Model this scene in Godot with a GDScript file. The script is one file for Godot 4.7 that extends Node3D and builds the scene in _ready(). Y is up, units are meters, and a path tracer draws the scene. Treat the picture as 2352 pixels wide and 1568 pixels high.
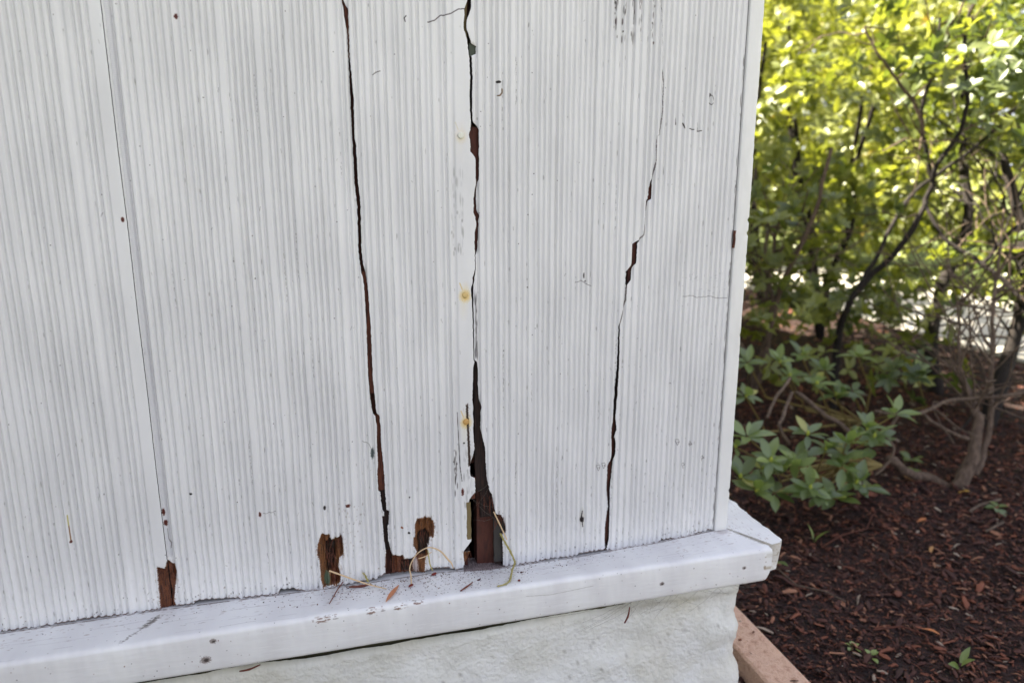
extends Node3D
# Weathered striated siding at the corner of a white house, shrubs and bark mulch beyond it.
# World: the corner of the wall foot is the origin; the front wall is the plane z = 0 and runs to -x, the side wall runs to -z. Metres.
const GROUND := -0.30
const HOUSE_TOP := 2.05
const CRACK_A_L := [1,-456.1, 25,-454.3, 46,-456.3, 76,-457.2, 77,-455.2, 82,-455.0, 84,-456.4, 96,-457.9, 107,-458.1, 109,-460.7, 129,-460.8, 145,-459.5, 169,-459.8, 189,-458.6, 199,-460.5, 202,-461.0, 202,-462.7, 226,-465.2, 254,-466.2, 308,-465.4, 349,-466.2, 360,-467.2, 363,-468.6, 384,-470.2, 435,-469.5, 461,-471.1, 608,-471.3, 609,-472.3, 635,-475.1]
const CRACK_A_R := [0,-449.7, 24,-447.6, 45,-451.4, 65,-451.6, 65,-450.0, 81,-448.8, 84,-451.9, 108,-452.9, 128,-452.8, 168,-455.1, 189,-454.7, 199,-455.6, 201,-456.2, 201,-458.4, 242,-461.0, 308,-461.0, 349,-462.3, 363,-463.6, 371,-465.9, 384,-466.9, 439,-465.9, 461,-467.5, 496,-467.7, 503,-468.8, 540,-467.9, 582,-469.9, 627,-469.3, 635,-473.5]
const CRACK_B_L := [-3,-361.9, 17,-351.5, 17,-361.6, 31,-351.0, 57,-353.3, 80,-354.3, 85,-352.9, 91,-348.7, 94,-345.6, 112,-346.2, 115,-351.7, 128,-351.9, 149,-346.1, 174,-347.6, 182,-346.9, 215,-347.8, 247,-346.4, 256,-345.1, 258,-345.9, 322,-346.8, 342,-348.2, 345,-346.2, 353,-345.8, 362,-343.0, 404,-343.0, 409,-341.2, 416,-340.8, 417,-341.7, 421,-342.5, 424,-343.9, 441,-343.7, 453,-341.7, 458,-339.7, 462,-341.1, 482,-341.0, 487,-342.9, 490,-346.6, 503,-346.8, 505,-347.7, 509,-348.0, 513,-346.3, 521,-345.6, 543,-346.9, 566,-346.0, 588,-346.6, 589,-347.2, 606,-349.1, 614,-352.4, 634,-351.0, 642,-347.8]
const CRACK_B_R := [-10,-311.0, 34,-312.5, 39,-308.2, 52,-310.0, 60,-314.1, 62,-320.7, 88,-324.6, 92,-327.7, 110,-331.1, 148,-333.0, 173,-338.3, 181,-338.1, 201,-337.3, 214,-339.9, 228,-341.2, 247,-340.6, 255,-341.9, 258,-344.9, 342,-345.3, 362,-342.2, 379,-342.3, 385,-339.2, 423,-337.8, 430,-340.3, 441,-341.0, 453,-339.7, 462,-337.4, 513,-337.0, 517,-338.1, 521,-343.7, 543,-344.1, 566,-343.3, 588,-344.0, 589,-339.2, 600,-338.7, 600,-344.3, 606,-345.7, 614,-349.3, 624,-348.6, 634,-343.9, 642,-344.1]
const CRACK_C_L := [-6,-174.2, 9,-175.9, 23,-175.4, 52,-172.7, 79,-174.7, 109,-174.5, 124,-169.3, 137,-171.1, 148,-171.7, 157,-171.5, 160,-171.4, 171,-169.0, 171,-169.1, 244,-166.9, 288,-166.8, 319,-159.2, 356,-158.7, 358,-154.1, 362,-153.3, 363,-152.4, 376,-151.8, 387,-152.0, 389,-145.5, 397,-138.8, 436,-136.3, 437,-134.5, 450,-134.2, 455,-133.4, 469,-128.8, 481,-127.3, 498,-127.8, 509,-127.2, 511,-123.2, 534,-121.3, 568,-121.4, 591,-124.0, 655,-127.7]
const CRACK_C_R := [-6,-173.2, 8,-170.3, 22,-169.6, 78,-171.1, 90,-169.1, 117,-167.7, 123,-165.5, 136,-165.0, 148,-167.5, 157,-164.5, 171,-166.9, 205,-165.0, 243,-164.1, 288,-165.1, 319,-158.3, 338,-157.6, 343,-152.6, 356,-151.7, 362,-149.3, 363,-146.8, 387,-146.3, 389,-144.1, 397,-138.1, 423,-136.4, 436,-134.7, 437,-129.3, 450,-129.7, 455,-131.1, 481,-125.9, 509,-126.5, 511,-122.7, 534,-120.9, 568,-121.0, 591,-123.8, 655,-127.6]
const SEAM_L := [70,-691.8, 159,-692.3, 247,-692.0, 330,-692.6, 410,-692.3, 481,-693.0, 623,-693.1]
const BOARD_FOOT := [-859,-3.2, -835,-3.4, -810,-3.3, -777,-1.8, -743,-3.5, -708,-3.1, -682,-1.6, -670,-2.4, -668,0.9, -648,-0.2, -620,-3.7, -598,-4.1, -579,-5.2, -577,0.3, -559,-2.6, -548,-6.3, -530,-7.3, -502,-5.0, -472,-3.5, -468,-3.2, -456,1.9, -410,-3.7, -404,-0.5, -388,-0.2, -377,-2.9, -368,-7.0, -361,-3.5, -311,-11.2, -270,-11.1, -246,-9.3, -219,-10.6, -209,-7.5, -175,-7.4, -165,-10.6, -146,-9.2, -114,-8.8, -89,-4.8, -66,-5.5, -24,0.1]
const STEM_T1A := [996,-307,-553, 1029,-259,-555, 1063,-194,-572, 1085,-141,-597, 1092,-109,-622, 1110,-73,-674, 1143,5,-732, 1182,110,-794]
const STEM_T1B := [1053,-273,-555, 1097,-216,-576, 1134,-125,-607, 1180,18,-667, 1238,130,-736, 1299,226,-790, 1365,363,-853]
const STEM_T1C := [750,-88,-577, 813,-99,-576, 890,-104,-583, 995,-92,-605, 1108,-95,-621, 1183,-91,-602, 1270,-66,-584]
const STEM_T1D := [1044,-186,-578, 973,-156,-586, 904,-110,-597]
const STEM_T2 := [1454,-341,-885, 1499,-197,-908, 1579,-103,-953, 1618,17,-971, 1675,131,-1027, 1718,318,-1104, 1707,526,-1202]
const STEM_T3 := [1578,-301,-1210, 1577,-174,-1241, 1631,-33,-1307, 1735,129,-1366, 1800,268,-1382, 1838,485,-1472, 1888,693,-1556, 1924,933,-1604]
const STEM_S1 := [1125,-306,-1173, 1144,-179,-1199, 1159,-73,-1220, 1162,34,-1194, 1228,124,-1197, 1278,201,-1151, 1322,317,-1116, 1362,403,-1125, 1350,483,-1097, 1383,584,-1061, 1369,688,-1038, 1326,810,-1028, 1358,932,-1049]
const STEM_S1B := [1358,437,-1114, 1317,574,-1128, 1281,661,-1107, 1325,775,-1122, 1347,915,-1150]
const STEM_S1C := [1178,69,-1198, 1289,174,-1244, 1423,340,-1299, 1568,440,-1335, 1778,559,-1357, 1919,693,-1351]
const STEM_S1D := [1293,572,-1103, 1261,654,-1111, 1210,737,-1145, 1163,800,-1173, 1125,889,-1205]
const STEM_S2 := [1347,364,-1120, 1360,268,-1042, 1398,216,-968, 1433,159,-893, 1457,93,-819]
const STEM_S4 := [1425,190,-954, 1469,247,-956, 1491,308,-913, 1522,360,-866]
const STEM_S5 := [906,55,-1269, 934,179,-1291, 948,290,-1314]
const STEM_L1 := [683,-201,-482, 716,-170,-481, 727,-142,-484, 713,-120,-494, 724,-100,-495, 774,-87,-534]
const STEM_L2 := [761,-181,-605, 716,-141,-647, 675,-108,-697, 664,-85,-756]
const STEM_L3 := [455,-76,-574, 503,-47,-618, 552,-36,-657, 597,-29,-696]
const STEM_L4 := [499,-134,-549, 481,-96,-563, 522,-77,-605, 571,-46,-649]
const STEM_LROOT := [847,-236,-620, 897,-268,-599, 963,-295,-594, 998,-307,-553]
const WHORLS := [505,-93,-496, 585,-112,-470, 658,-94,-494, 749,-74,-514, 672,-111,-486, 377,-98,-530, 391,-127,-459, 470,-155,-470, 467,-184,-424, 562,-155,-445, 588,-188,-430, 485,-198,-416, 357,-189,-453, 435,-169,-477, 560,-135,-501, 600,-147,-487, 614,-208,-438, 494,-154,-514, 337,-169,-484, 544,-221,-434, 671,-31,-846, 757,-22,-874, 733,-73,-769, 786,-52,-809, 695,-66,-831, 590,-31,-868, 501,-77,-731, 941,-40,-870, 983,-42,-708, 855,-104,-778, 811,-116,-787, 416,-209,-472, 367,-130,-555, 685,-147,-514, 406,-167,-505, 614,-159,-480]
var rng := RandomNumberGenerator.new()
var used := {}
var noise := FastNoiseLite.new()
var fine := FastNoiseLite.new()
var flutes := PackedFloat32Array()
var groove_x := PackedFloat32Array()
var M := {}


class Shape:
	var v := PackedVector3Array()
	var n := PackedVector3Array()
	var uv := PackedVector2Array()
	var c := PackedColorArray()
	var i := PackedInt32Array()

	func point(p: Vector3, t := Vector2.ZERO, col := Color.WHITE) -> int:
		v.append(p); n.append(Vector3.ZERO); uv.append(t); c.append(col)
		return v.size() - 1

	func tri(a: int, b: int, d: int) -> void:
		i.append(a); i.append(b); i.append(d)
		var k := (v[d] - v[a]).cross(v[b] - v[a])
		n[a] += k; n[b] += k; n[d] += k

	func quad(a: int, b: int, d: int, e: int) -> void:   # clockwise seen from the front
		tri(a, b, d); tri(a, d, e)

	func face(a: Vector3, b: Vector3, d: Vector3, e: Vector3, col := Color.WHITE) -> void:
		quad(point(a, Vector2(0, 1), col), point(b, Vector2(0, 0), col), point(d, Vector2(1, 0), col), point(e, Vector2(1, 1), col))

	func into(mesh: ArrayMesh, m: Material) -> ArrayMesh:
		for k in n.size():
			n[k] = n[k].normalized() if n[k].length_squared() > 0.0 else Vector3.UP
		var a := []
		a.resize(Mesh.ARRAY_MAX)
		a[Mesh.ARRAY_VERTEX] = v; a[Mesh.ARRAY_NORMAL] = n; a[Mesh.ARRAY_TEX_UV] = uv; a[Mesh.ARRAY_COLOR] = c; a[Mesh.ARRAY_INDEX] = i
		mesh.add_surface_from_arrays(Mesh.PRIMITIVE_TRIANGLES, a)
		mesh.surface_set_material(mesh.get_surface_count() - 1, m)
		return mesh

	func box(lo: Vector3, hi: Vector3, b := 0.0) -> void:   # a box whose edges are cut at 45 degrees
		var x := [lo.x, hi.x]; var y := [lo.y, hi.y]; var z := [lo.z, hi.z]
		if b <= 0.0:
			b = 0.0001
		var X := Vector3(b, 0, 0); var Y := Vector3(0, b, 0); var Z := Vector3(0, 0, b)
		for s in 2:
			var g := 1.0 if s == 0 else -1.0
			var f := [Vector3(x[s], y[0], z[0]) + Y + Z, Vector3(x[s], y[1], z[0]) - Y + Z, Vector3(x[s], y[1], z[1]) - Y - Z, Vector3(x[s], y[0], z[1]) + Y - Z]
			if s == 0: f.reverse()
			face(f[0], f[1], f[2], f[3])
			f = [Vector3(x[0], y[s], z[0]) + X + Z, Vector3(x[0], y[s], z[1]) + X - Z, Vector3(x[1], y[s], z[1]) - X - Z, Vector3(x[1], y[s], z[0]) - X + Z]
			if s == 0: f.reverse()
			face(f[0], f[1], f[2], f[3])
			f = [Vector3(x[0], y[0], z[s]) + X + Y, Vector3(x[1], y[0], z[s]) - X + Y, Vector3(x[1], y[1], z[s]) - X - Y, Vector3(x[0], y[1], z[s]) + X - Y]
			if s == 0: f.reverse()
			face(f[3], f[2], f[1], f[0])
		if b < 0.0002:
			return
		for s: Array in [[0, 0], [0, 1], [1, 0], [1, 1]]:
			var p := Vector3(0, y[s[0]], z[s[1]])
			var dy: Vector3 = Y * (1.0 - 2.0 * s[0]); var dz: Vector3 = Z * (1.0 - 2.0 * s[1])
			var L := Vector3(x[0], 0, 0) + X; var R := Vector3(x[1], 0, 0) - X
			face(p + L + dy, p + R + dy, p + R + dz, p + L + dz)
			p = Vector3(x[s[0]], 0, z[s[1]])
			var dx: Vector3 = X * (1.0 - 2.0 * s[0])
			L = Vector3(0, y[0], 0) + Y; R = Vector3(0, y[1], 0) - Y
			face(p + L + dx, p + R + dx, p + R + dz, p + L + dz)
			p = Vector3(x[s[0]], y[s[1]], 0)
			dy = Y * (1.0 - 2.0 * s[1])
			L = Vector3(0, 0, z[0]) + Z; R = Vector3(0, 0, z[1]) - Z
			face(p + L + dx, p + R + dx, p + R + dy, p + L + dy)

	func tube(path: Array, radii: Array, sides := 6, col := Color.WHITE) -> void:
		var at := Vector3(0.31, 0.2, 0.93)
		var first := v.size()
		for k in path.size():
			var t: Vector3 = (path[mini(k + 1, path.size() - 1)] - path[maxi(k - 1, 0)]).normalized()
			var a := t.cross(at).normalized()
			var b := t.cross(a)
			for s in sides:
				var an := TAU * s / sides
				point(path[k] + (a * cos(an) + b * sin(an)) * radii[k], Vector2(float(s) / sides, k), col)
		for k in path.size() - 1:
			for s in sides:
				var p := first + k * sides
				quad(p + s, p + sides + s, p + sides + (s + 1) % sides, p + (s + 1) % sides)
		for e in [0, path.size() - 1]:
			var mid := point(path[e], Vector2.ZERO, col)
			for s in sides:
				var p: int = first + e * sides
				if e == 0:
					tri(mid, p + s, p + (s + 1) % sides)
				else:
					tri(mid, p + (s + 1) % sides, p + s)


# ---------------------------------------------------------------- names and tags
func numbered(called: String) -> String:
	if not used.has(called):
		used[called] = 0
		return called
	used[called] += 1
	return "%s_%03d" % [called, used[called]]


func tag(o: Node3D, label: String, category: String, group := "", kind := "") -> Node3D:
	if label: o.set_meta("label", label)
	if category: o.set_meta("category", category)
	if group: o.set_meta("group", group)
	if kind: o.set_meta("kind", kind)
	return o


func thing(called: String, label: String, category: String, at := Vector3.ZERO, group := "") -> Node3D:
	var o := Node3D.new()
	o.name = numbered(called)
	add_child(o)
	o.position = at
	return tag(o, label, category, group)


func put(called: String, mesh: Mesh, parent: Node3D = null, at := Vector3.ZERO) -> MeshInstance3D:
	var o := MeshInstance3D.new()
	o.mesh = mesh
	if parent:
		o.name = called
		var k := 0
		while parent.has_node(NodePath(str(o.name))):
			k += 1
			o.name = "%s_%03d" % [called, k]
		parent.add_child(o)
	else:
		o.name = numbered(called)
		add_child(o)
	o.position = at
	return o


func one(s: Shape, m: Material) -> ArrayMesh:
	return s.into(ArrayMesh.new(), m)


# ---------------------------------------------------------------- materials
func mat(col: Color, rough := 0.8) -> StandardMaterial3D:
	var m := StandardMaterial3D.new()
	m.albedo_color = col
	m.roughness = rough
	return m


func ramp_texture(seed_: int, freq: float, cols: Array, size := 512, octaves := 4) -> NoiseTexture2D:
	var f := FastNoiseLite.new()
	f.seed = seed_
	f.frequency = freq
	f.fractal_octaves = octaves
	var t := NoiseTexture2D.new()
	t.width = size; t.height = size; t.seamless = true; t.noise = f
	var g := Gradient.new()
	var offs := PackedFloat32Array()
	var cc := PackedColorArray()
	for k in cols.size():
		offs.append(k / float(cols.size() - 1)); cc.append(cols[k])
	g.offsets = offs; g.colors = cc
	t.color_ramp = g
	return t


func relief(m: StandardMaterial3D, seed_: int, freq: float, cm: float, octaves := 5) -> void:
	m.heightmap_enabled = true
	m.heightmap_texture = ramp_texture(seed_, freq, [Color.BLACK, Color.WHITE], 512, octaves)
	m.heightmap_scale = cm


func triplanar(m: StandardMaterial3D, scale: Vector3) -> void:
	m.uv1_triplanar = true
	m.uv1_world_triplanar = true
	m.uv1_scale = scale


func materials() -> void:
	var wood := mat(Color.WHITE, 0.85)
	wood.albedo_texture = ramp_texture(5, 0.02, [Color8(34, 18, 13), Color8(72, 37, 25), Color8(104, 56, 36), Color8(60, 32, 23)])
	triplanar(wood, Vector3(38, 3.5, 38))
	M.wood = wood
	var dark := mat(Color.WHITE, 0.9)
	dark.albedo_texture = ramp_texture(6, 0.02, [Color8(18, 11, 9), Color8(39, 25, 20), Color8(59, 36, 27)])
	triplanar(dark, Vector3(38, 3.5, 38))
	M.dark_wood = dark
	var sheath := mat(Color.WHITE, 0.8)
	sheath.albedo_texture = ramp_texture(7, 0.012, [Color8(51, 23, 16), Color8(78, 38, 26), Color8(62, 31, 22)])
	triplanar(sheath, Vector3(20, 5, 20))
	M.sheathing = sheath
	var plain := mat(Color(0.885, 0.885, 0.88), 0.5)
	M.paint = plain
	var bark := mat(Color.WHITE, 0.9)
	bark.albedo_texture = ramp_texture(9, 0.02, [Color8(52, 40, 32), Color8(92, 76, 62), Color8(126, 108, 92)])
	triplanar(bark, Vector3(8, 3, 8))
	relief(bark, 19, 0.03, 0.25)
	M.bark = bark
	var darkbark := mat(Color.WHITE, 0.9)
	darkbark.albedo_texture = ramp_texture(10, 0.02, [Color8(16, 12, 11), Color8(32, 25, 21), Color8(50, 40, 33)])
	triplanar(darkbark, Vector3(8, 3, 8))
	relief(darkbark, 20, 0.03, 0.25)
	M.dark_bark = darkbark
	var brick := mat(Color.WHITE, 0.9)
	brick.albedo_texture = ramp_texture(11, 0.012, [Color8(176, 134, 110), Color8(214, 174, 148), Color8(222, 186, 160), Color8(200, 156, 130)])
	triplanar(brick, Vector3(9, 9, 9))
	relief(brick, 21, 0.05, 0.25)
	M.brick = brick
	var conc := mat(Color.WHITE, 0.8)
	conc.albedo_texture = ramp_texture(12, 0.008, [Color8(206, 205, 196), Color8(222, 222, 214), Color8(226, 226, 220), Color8(216, 215, 205)], 512, 6)
	triplanar(conc, Vector3(4, 4, 4))
	relief(conc, 22, 0.06, 0.14)
	M.concrete = conc
	var pave := mat(Color.WHITE, 0.9)
	pave.albedo_texture = ramp_texture(13, 0.02, [Color8(176, 168, 156), Color8(204, 198, 188), Color8(190, 184, 174)])
	triplanar(pave, Vector3(1, 1, 1))
	M.pave = pave
	var soil := mat(Color.WHITE, 0.95)
	soil.albedo_texture = ramp_texture(14, 0.03, [Color8(20, 12, 10), Color8(40, 23, 18), Color8(58, 32, 24), Color8(30, 18, 15)])
	triplanar(soil, Vector3(4, 4, 4))
	relief(soil, 24, 0.05, 1.2)
	M.soil = soil
	var lawn := mat(Color.WHITE, 0.95)
	lawn.albedo_texture = ramp_texture(15, 0.03, [Color8(66, 78, 38), Color8(104, 114, 60), Color8(86, 96, 48)])
	triplanar(lawn, Vector3(0.7, 0.7, 0.7))
	M.lawn = lawn
	var chip := mat(Color.WHITE, 0.85)
	chip.vertex_color_use_as_albedo = true
	M.tinted = chip
	var leaf := mat(Color.WHITE, 0.4)
	leaf.vertex_color_use_as_albedo = true
	leaf.backlight_enabled = true
	leaf.backlight = Color(1.0, 0.99, 0.62)
	leaf.metallic_specular = 1.0
	M.leaf = leaf


# ---------------------------------------------------------------- the wall's own maps, in millimetres
func along(line: Array, t: float) -> float:   # value of a polyline given as position, value, position, value ...
	var k := 0
	while k + 3 < line.size() and line[k + 2] < t:
		k += 2
	if k + 3 >= line.size():
		return line[line.size() - 1]
	var f := clampf((t - line[k]) / maxf(line[k + 2] - line[k], 0.001), 0.0, 1.0)
	return lerpf(line[k + 1], line[k + 3], f)


func ring(list: Array) -> PackedVector2Array:
	var p := PackedVector2Array()
	for k in range(0, list.size(), 2):
		p.append(Vector2(list[k], list[k + 1]))
	return p


func bounds(p: PackedVector2Array, grow := 1.5) -> Rect2:
	var r := Rect2(p[0], Vector2.ZERO)
	for q in p:
		r = r.expand(q)
	return r.grow(grow)


func inside(p: PackedVector2Array, q: Vector2) -> float:   # depth inside the outline in mm, negative outside
	var d := 1e9
	for k in p.size():
		d = minf(d, Geometry2D.get_closest_point_to_segment(q, p[k], p[(k + 1) % p.size()]).distance_squared_to(q))
	return sqrt(d) * (1.0 if Geometry2D.is_point_in_polygon(q, p) else -1.0)


func make_flutes() -> void:   # depth in mm at every quarter millimetre from x = -1200 to 0
	flutes.resize(4804)
	flutes.fill(0.0)
	var x := -1199.0
	var k := 0
	while x < -22.0:
		var wide := rng.randf() < 0.1
		var w := rng.randf_range(2.2, 3.0) if wide else rng.randf_range(1.2, 1.6)
		var d := rng.randf_range(1.7, 2.3) if wide else rng.randf_range(2.1, 3.1)
		var seam := absf(x + 697.0) < 9.0 or absf(x + 352.0) < 10.0
		if not seam:
			groove_x.append(x)
			for s in range(-24, 25):
				var at := int((x + 1200.0) * 4.0) + s
				if at >= 0 and at < flutes.size():
					var t := absf(s * 0.25 / w)
					flutes[at] = minf(flutes[at], -d * exp(-t * t * t * t))
		x += rng.randf_range(5.9, 7.0) if rng.randf() < 0.72 else rng.randf_range(7.6, 9.6)
		k += 1


class Map:   # an image laid out in millimetres
	var im: Image
	var x0: float
	var y1: float
	var k: float

	func _init(lo_x: float, hi_y: float, w: int, h: int, per_mm: float) -> void:
		im = Image.create_empty(w, h, false, Image.FORMAT_RGB8)
		x0 = lo_x; y1 = hi_y; k = per_mm

	func paint(x: int, y: int, c: Color, a: float) -> void:
		if x >= 0 and y >= 0 and x < im.get_width() and y < im.get_height() and a > 0.0:
			im.set_pixel(x, y, im.get_pixel(x, y).lerp(c, minf(a, 1.0)))

	func blot(px: float, py: float, rx: float, ry: float, c: Color, a := 1.0, soft := 0.3, rough: FastNoiseLite = null) -> void:
		var cx := (px - x0) * k; var cy := (y1 - py) * k
		var ax := maxf(rx * k, 0.6); var ay := maxf(ry * k, 0.6)
		for y in range(int(cy - ay * 1.5 - 1), int(cy + ay * 1.5 + 2)):
			for x in range(int(cx - ax * 1.5 - 1), int(cx + ax * 1.5 + 2)):
				var d := Vector2((x - cx) / ax, (y - cy) / ay).length()
				if rough:
					d += rough.get_noise_2d(x * 9.0, y * 9.0) * 0.5
				paint(x, y, c, a * clampf((1.0 - d) / soft + 0.5, 0.0, 1.0))

	func stroke(list: Array, w: float, c: Color, a := 1.0) -> void:
		for j in range(0, list.size() - 2, 2):
			var p := Vector2(list[j], list[j + 1]); var q := Vector2(list[j + 2], list[j + 3])
			var steps := maxi(1, int(p.distance_to(q) * k * 1.5))
			for s in steps:
				var r := p.lerp(q, s / float(steps))
				blot(r.x, r.y, w * 0.5, w * 0.5, c, a, 0.6)


func base_map(m: Map, seed_: int, low: Color, high: Color) -> void:   # broad, faint unevenness of old paint
	var f := FastNoiseLite.new()
	f.seed = seed_
	f.frequency = 0.02
	f.fractal_octaves = 5
	var w := m.im.get_width() / 4; var h := m.im.get_height() / 4
	var small := Image.create_empty(w, h, false, Image.FORMAT_RGB8)
	for y in h:
		for x in w:
			small.set_pixel(x, y, low.lerp(high, clampf(0.6 + 0.9 * f.get_noise_2d(x * 1.6, y * 0.5), 0.0, 1.0)))
	small.resize(m.im.get_width(), m.im.get_height(), Image.INTERPOLATE_CUBIC)
	m.im.copy_from(small)


func bare(m: Map, p: PackedVector2Array, cols: Array, edge := 0.0) -> void:   # bare wood where the paint is gone: streaks along the grain
	var b := bounds(p)
	for y in range(int((m.y1 - b.end.y) * m.k), int((m.y1 - b.position.y) * m.k)):
		for x in range(int((b.position.x - m.x0) * m.k), int((b.end.x - m.x0) * m.k)):
			var q := Vector2(m.x0 + x / m.k, m.y1 - y / m.k)
			var d := inside(p, q + Vector2(fine.get_noise_2d(q.y * 40.0, 3.0), fine.get_noise_2d(q.x * 60.0, 77.0) * 1.6) * 1.15) - edge
			if d > -0.25:
				var t := clampf(0.5 + 0.75 * noise.get_noise_2d(q.x * 70.0, q.y * 4.0) + 0.35 * fine.get_noise_2d(q.x * 90.0, q.y * 16.0), 0.0, 0.999) * (cols.size() - 1)
				var c: Color = cols[int(t)].lerp(cols[int(t) + 1], fposmod(t, 1.0))
				m.paint(x, y, c, clampf((d + 0.25) * 2.5, 0.0, 1.0))


const RUST := [Color(0.170, 0.085, 0.060), Color(0.306, 0.162, 0.102), Color(0.425, 0.246, 0.145), Color(0.255, 0.136, 0.085)]
const TAN := [Color(0.153, 0.085, 0.051), Color(0.357, 0.221, 0.119), Color(0.493, 0.323, 0.187), Color(0.272, 0.153, 0.085)]
const ROTTEN := [Color(0.076, 0.060, 0.051), Color(0.170, 0.128, 0.102), Color(0.255, 0.170, 0.128), Color(0.128, 0.093, 0.085)]
var wall_map: Map
var patches := []


func patch(list: Array, deep: float, cols: Array, edge := 0.0) -> void:
	var p := ring(list)
	var around := bounds(p, 7.0)
	for k in int(around.get_area() * 0.03):   # stained, blistered paint round the damage
		var q := Vector2(rng.randf_range(around.position.x, around.end.x), rng.randf_range(around.position.y, around.end.y))
		var d := inside(p, q)
		if d < 0.0 and d > -6.0:
			wall_map.blot(q.x, q.y, rng.randf_range(0.3, 1.2), rng.randf_range(0.4, 2.0), [Color(0.6, 0.52, 0.45), Color(0.42, 0.33, 0.27), Color(0.7, 0.66, 0.6)][k % 3], (1.0 + d / 6.0) * rng.randf_range(0.15, 0.6), 0.9, fine)
	bare(wall_map, p, cols, edge)
	patches.append([p, bounds(p, 2.0), deep])


func wall_marks() -> void:
	wall_map = Map.new(-930.0, 700.0, 2048, 1568, 2048.0 / 940.0)
	var m := wall_map
	base_map(m, 31, Color(0.825, 0.825, 0.825), Color(0.87, 0.87, 0.868))
	var grey := Color(0.44, 0.43, 0.42)
	var ink := Color(0.13, 0.11, 0.1)
	var red := Color(0.3, 0.12, 0.09)
	for k in 1500:   # grit caught in the grooves
		var x := groove_x[rng.randi() % groove_x.size()] + rng.randf_range(-0.7, 0.7)
		var y := rng.randf_range(-8, 650)
		if rng.randf() < 0.4: y = pow(rng.randf(), 2.0) * 220.0
		m.blot(x, y, rng.randf_range(0.2, 0.5), rng.randf_range(0.4, 3.2), grey, rng.randf_range(0.1, 0.5), 0.8)
	for k in 22:   # grooves dirty over a length
		var x := groove_x[rng.randi() % groove_x.size()]
		var y := rng.randf_range(0, 560)
		for s in 26:
			if rng.randf() < 0.55: m.blot(x + rng.randf_range(-0.5, 0.5), y + s * 2.0, 0.35, rng.randf_range(0.5, 1.4), grey, rng.randf_range(0.2, 0.65), 0.7)
	for k in 130:   # fly specks
		m.blot(rng.randf_range(-860, -20), rng.randf_range(0, 650), rng.randf_range(0.25, 0.55), rng.randf_range(0.25, 0.7), ink, rng.randf_range(0.35, 0.9), 0.6)
	for k in 90:   # scratches through to grey primer
		var x := rng.randf_range(-860, -20); var y := rng.randf_range(0, 640)
		m.stroke([x, y, x + rng.randf_range(-2, 2), y - rng.randf_range(1, 5)], 0.4, grey, rng.randf_range(0.15, 0.5))
	for k in range(60, 690, 2):   # a grey band beside the tight seam
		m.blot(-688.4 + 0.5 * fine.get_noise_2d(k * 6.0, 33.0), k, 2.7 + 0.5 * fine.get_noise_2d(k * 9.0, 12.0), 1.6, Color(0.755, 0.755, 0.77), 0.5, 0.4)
	for k in 46:   # water runs
		var x := rng.randf_range(-900, -25); var y := rng.randf_range(60, 690); var n := rng.randi_range(14, 50)
		for s in n: m.blot(x + 0.6 * fine.get_noise_2d(s * 5.0, x), y - s * 3.0, rng.randf_range(0.8, 2.2), 3.0, Color(0.7, 0.69, 0.66), 0.07 * (1.0 - s / float(n)), 1.2)
	# named marks of the photograph
	m.stroke([-390, 619, -383, 621, -377, 626, -371, 627, -365, 629, -358, 633, -350, 634], 0.9, Color(0.3, 0.27, 0.27), 0.9)
	m.stroke([-82, 320, -70, 321, -64, 318, -45, 319, -36, 316, -22, 316], 0.6, grey, 0.7)
	for k in 60: m.blot(rng.randf_range(-90, -24), rng.randf_range(322, 352), rng.randf_range(0.4, 1.0), rng.randf_range(0.3, 0.8), Color(0.7, 0.7, 0.7), 0.5, 0.8)
	for j in 5:   # flaked streaks at the top
		var sx: float = [-182, -172, -162, -153, -137][j]
		for k in 14:
			m.blot(sx + rng.randf_range(-2, 2), rng.randf_range(608, 660) if j != 3 else rng.randf_range(620, 662), rng.randf_range(0.3, 0.7), rng.randf_range(1, 4.5), [grey, ink, Color(0.25, 0.2, 0.2)][k % 3], rng.randf_range(0.3, 0.85), 0.6)
	m.stroke([-161, 662, -160, 640, -161, 628], 1.3, ink, 0.9)
	var oval := [-61, 557, -58, 554, -56, 548, -59, 545, -62, 548, -61, 557]
	m.stroke(oval, 0.8, grey, 0.9)
	m.blot(-61, 556, 1.0, 2.2, ink, 0.8)
	for q in [[-104, 530, -103, 522], [-94, 524, -92, 518], [-86, 518, -80, 517], [-76, 525, -75, 515], [-75, 515, -70, 516]]:
		m.stroke(q, 0.9, ink, 0.75)
	m.blot(-213, 351, 1.0, 3.2, ink, 0.95); m.blot(-211, 344, 1.4, 0.8, ink, 0.8)
	m.stroke([-223, 343, -216, 345, -208, 340, -203, 338], 0.7, grey, 0.7)
	m.blot(-208, 42, 3.6, 12, Color(0.76, 0.75, 0.73), 0.8, 0.6)
	m.blot(-208, 40, 2.6, 3.4, Color(0.1, 0.06, 0.06), 1.0, 0.3, fine); m.stroke([-208, 52, -209, 44, -207, 30], 1.0, ink, 0.8)
	for q in [[-188, 108], [-181, 110], [-43, 105], [-62, 126], [-80, 131], [-70, 98]]:
		m.stroke([q[0] - 2, q[1] + 3, q[0] + 1, q[1] + 4, q[0] + 3, q[1], q[0], q[1] - 4, q[0] - 2, q[1] + 2], 0.6, grey, 0.8)
		m.blot(q[0] + 1, q[1], 0.8, 0.8, ink, 0.8)
	m.blot(-690, 112, 1.5, 3.8, red, 1.0, 0.3, fine); m.blot(-689, 99, 1.8, 3.4, red, 1.0, 0.3, fine)
	m.stroke([-688, 92, -688, 80, -686, 74, -687, 68], 0.6, grey, 0.9)
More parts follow.
